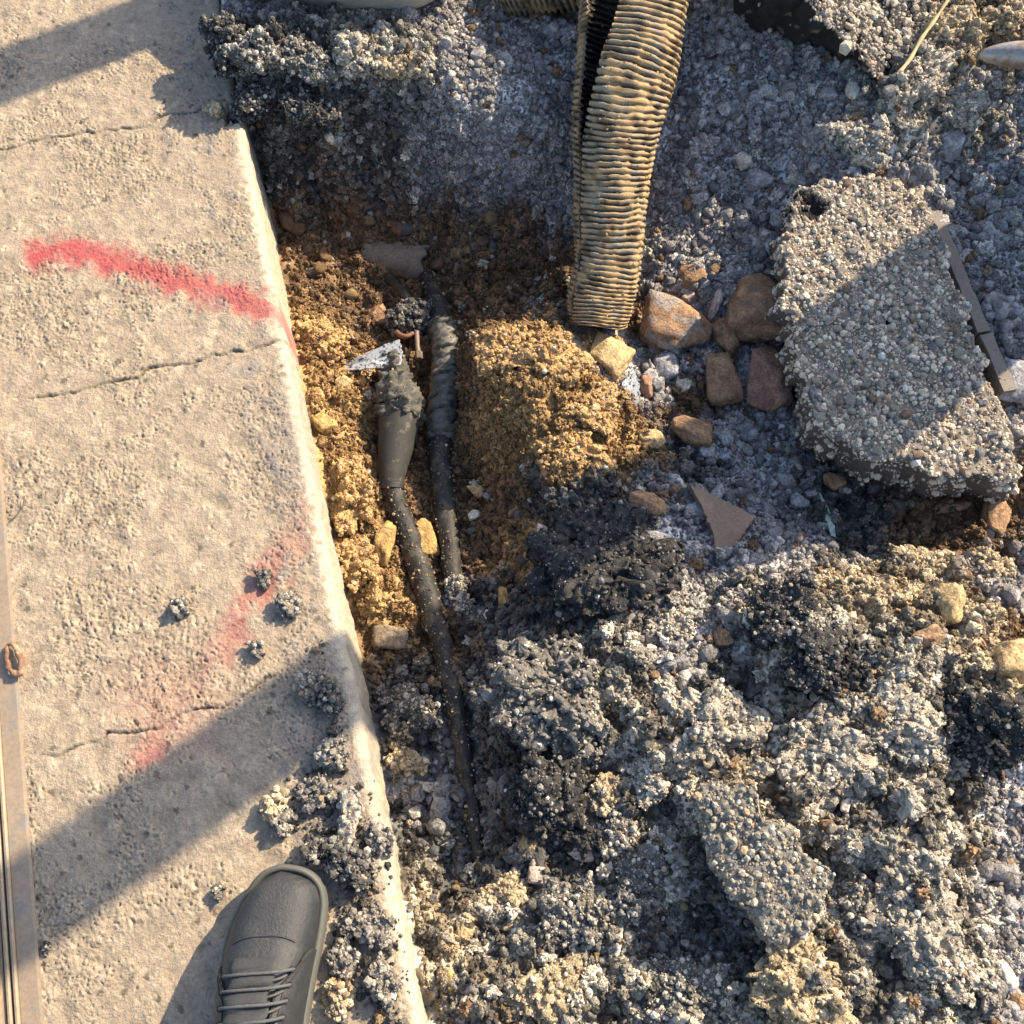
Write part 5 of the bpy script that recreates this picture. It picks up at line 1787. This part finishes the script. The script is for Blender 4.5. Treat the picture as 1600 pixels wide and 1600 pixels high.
for sgn, nm in ((1, 'right'), (-1, 'left')):
    def fs(u, v, sgn=sgn):
        top_s = (.668 if sgn < 0 else .702) - .03 * v + .025 * np.sin(v * 3.14) * (sgn > 0)
        return .04 + (top_s - .04) * u

    def ft(u, v, sgn=sgn):
        inner = 1.24 if sgn > 0 else 1.28
        inner = np.where(u > .86, inner - (u - .86) * 4.0, inner)
        s_here = .04 + .6 * u
        inner = np.where(s_here < .40, np.minimum(inner, .85), inner)
        a_ = .03 + (inner - .03) * v
        return a_ if sgn > 0 else math.pi - a_
    q_ = patch('quarter', fs, ft, M_LEATHER, .0034, 60, 24, .0036)
    eu = np.linspace(.35, 1, 26)
    ev = np.ones(26)
    line = [to_world(shoe_pt(a_, b_, .0032)) for a_, b_ in zip(fs(eu, ev), ft(eu, ev) + .02 * sgn)]
    eu2 = np.linspace(1, .02, 14)
    line += [to_world(shoe_pt(a_ + .002, b_, .0012)) for a_, b_ in zip(fs(np.ones(14), eu2), ft(np.ones(14), eu2))]
    v, f = tube(np.array(line), [.0010] * len(line), 8, 3)
    link('edge_seam', mesh_np('edge_seam', v, f), M_SEAM, shoe)
    line = [to_world(shoe_pt(a_ - .004, b_, .0036)) for a_, b_ in zip(fs(eu, ev * .93), ft(eu, ev * .86))]
    v, f = tube(np.array(line), [.0006] * len(line), 6, 3)
    link('stitching', mesh_np('stitching', v, f), M_SEAM, shoe)
tg = patch('tongue', U(.36, .690), lambda u, v: 1.36 + .56 * v + .04 * np.sin(u * 22), M_TONGUE, .0030, 90, 30, .0025, None,
           lambda u, v: .0062 * np.abs(np.sin(u * 17 + v * 1.3)) ** .8 * np.sin(v * math.pi) ** .5 * smooth(1, .85, u) + .003 * smooth(.98, .6, u))
# stitched arc across the vamp
arc = [to_world(shoe_pt(np.array(.735 + .022 * math.sin(x * math.pi)), np.array(1.0 + 1.15 * x), .0006)) for x in np.linspace(0, 1, 14)]
v, f = tube(arc, [.0007] * 14, 6, 3)
link('stitching', mesh_np('stitching', v, f), M_LEATHER, shoe)
for k_, s in enumerate((.655, .608, .560, .512, .464, .416)):
    pr_ = shoe_pt(np.array(s - .004), np.array(.93), .004)
    pl_ = shoe_pt(np.array(s - .022), np.array(math.pi - 1.0), .004)
    for p in (pr_, pl_):
        if p is pl_ and k_ == 5:
            continue
        a = np.linspace(0, 2 * math.pi, 17)
        ringp = np.stack([p[0] + .0026 * np.cos(a), p[1] + .0026 * np.sin(a), np.full(17, p[2] + .0008) - .0020 * np.cos(a) * (1 if p is pr_ else -1)], 1)
        v, f = tube(to_world(ringp), [.0008] * 17, 8, 1, None, False)
        link('eyelet', mesh_np('eyelet', v, f), M_SEAM, shoe)
    mid = [shoe_pt(np.array(s - .004 - .018 * x), np.array(.93 + (math.pi - 1.0 - .93) * x), .0055 + (.0052 * math.sin(math.pi * x))) for x in np.linspace(0, 1, 12)]
    mid[0][2] -= .004
    mid[-1][2] -= .004
    v, f = tube(to_world(np.array(mid)), [.0016] * 12, 10, 4, lambda T, A: .12 * np.sin(T * 16 + A * 2))
    link('lace', mesh_np('lace', v, f), M_LACE, shoe)
    if k_ < 4:
        mid = [shoe_pt(np.array(s - .022 - .02 * x), np.array(1.08 + .4 * x), .0045 + .003 * math.sin(math.pi * x)) for x in np.linspace(0, 1, 6)]
        v, f = tube(to_world(np.array(mid)), [.0013] * 6, 10, 4)
        link('lace', mesh_np('lace', v, f), M_LACE, shoe)
# ------------------------------------------------------------------ unseen objects added outside the frame towards the sun to cast shade
CA, SA = math.cos(SUN_AZ), math.sin(SUN_AZ)


def us(u, s, z=0.0):
    return np.array([s * CA - u * SA, s * SA + u * CA, z])


# added ridge beyond the right edge, its crest shaped to throw shade
yy, xx = np.meshgrid(np.arange(.42, 1.62, .02), np.arange(.86, 1.75, .02), indexing='ij')
cxr = 1.03 + .04 * np.sin(yy * 7)
crest = np.interp(yy, [.42, .6, .75, 1.0, 1.22, 1.32, 1.42, 1.62], [.0, .06, .12, .20, .29, .30, .10, .0])
zz = crest * np.exp(-((xx - cxr - .1) / np.where(xx < cxr + .1, .075, .25)) ** 2)
zz = zz + .012 * field(zz.shape, .02, .05, .2, 301) * (zz > .01) - .055
v = np.stack([xx, yy, zz], -1).reshape(-1, 3)
c = np.tile(np.array([.17, .16, .145]), (len(v), 1))
o = link('shade_ridge', mesh_np('shade_ridge', v, grid_faces(*zz.shape), c), M_GROUND)
tag(o, 'low grey ridge added unseen past the right edge to cast shade', 'shade ridge')

M_CASTER = plain('black_caster_plastic', (.03, .03, .03), 0.5)
v, f = lathe([(0, 0), (.10, 0), (.106, .31), (.110, .312), (.110, .325), (.102, .325), (.094, .01), (0, .01)], 48)
p = us(.262, 1.47, .17)  # added out of view, sized to widen the shade band over the slab
vv = v + p
thing_mesh('shade_drum', (vv, f, None), M_CASTER, 'black drum shape added unseen past the right edge to cast shade', 'shade_drum')

M_POST = plain('orange_post_plastic', (.55, .14, .03), 0.5)
p = us(.335, 1.62, -.055)  # added out of view so its shade crosses slab and pavement
po = empty('shade_post', p)
tag(po, 'upright orange plastic post added unseen past the upper right to cast shade', 'post')
v, f = lathe([(0, 0), (.15, 0), (.15, .03), (.09, .06), (.062, .08), (0, .08)], 40)
link('foot', mesh_np('foot', v, f), M_CASTER, po)
v, f = lathe([(0, .07), (.055, .07), (.055, 1.48), (.045, 1.5), (0, 1.5)], 40)
link('tube', mesh_np('tube', v, f), M_POST, po)
p = us(1.16, 1.75, -.055)  # second added caster, leaned so its shade crosses the upper pavement
po = empty('shade_post', p)
tag(po, 'leaning orange plastic post added unseen past the top right to cast shade', 'post')
v, f = lathe([(0, 0), (.15, 0), (.15, .03), (.09, .06), (.062, .08), (0, .08)], 40)
link('foot', mesh_np('foot', v, f), M_CASTER, po)
v, f = lathe([(0, .07), (.056, .07), (.056, 1.38), (.05, 1.4), (0, 1.4)], 40)
v[:, :2] += v[:, 2:3] * .24 * np.array([-SA, CA])
link('tube', mesh_np('tube', v, f), M_POST, po)
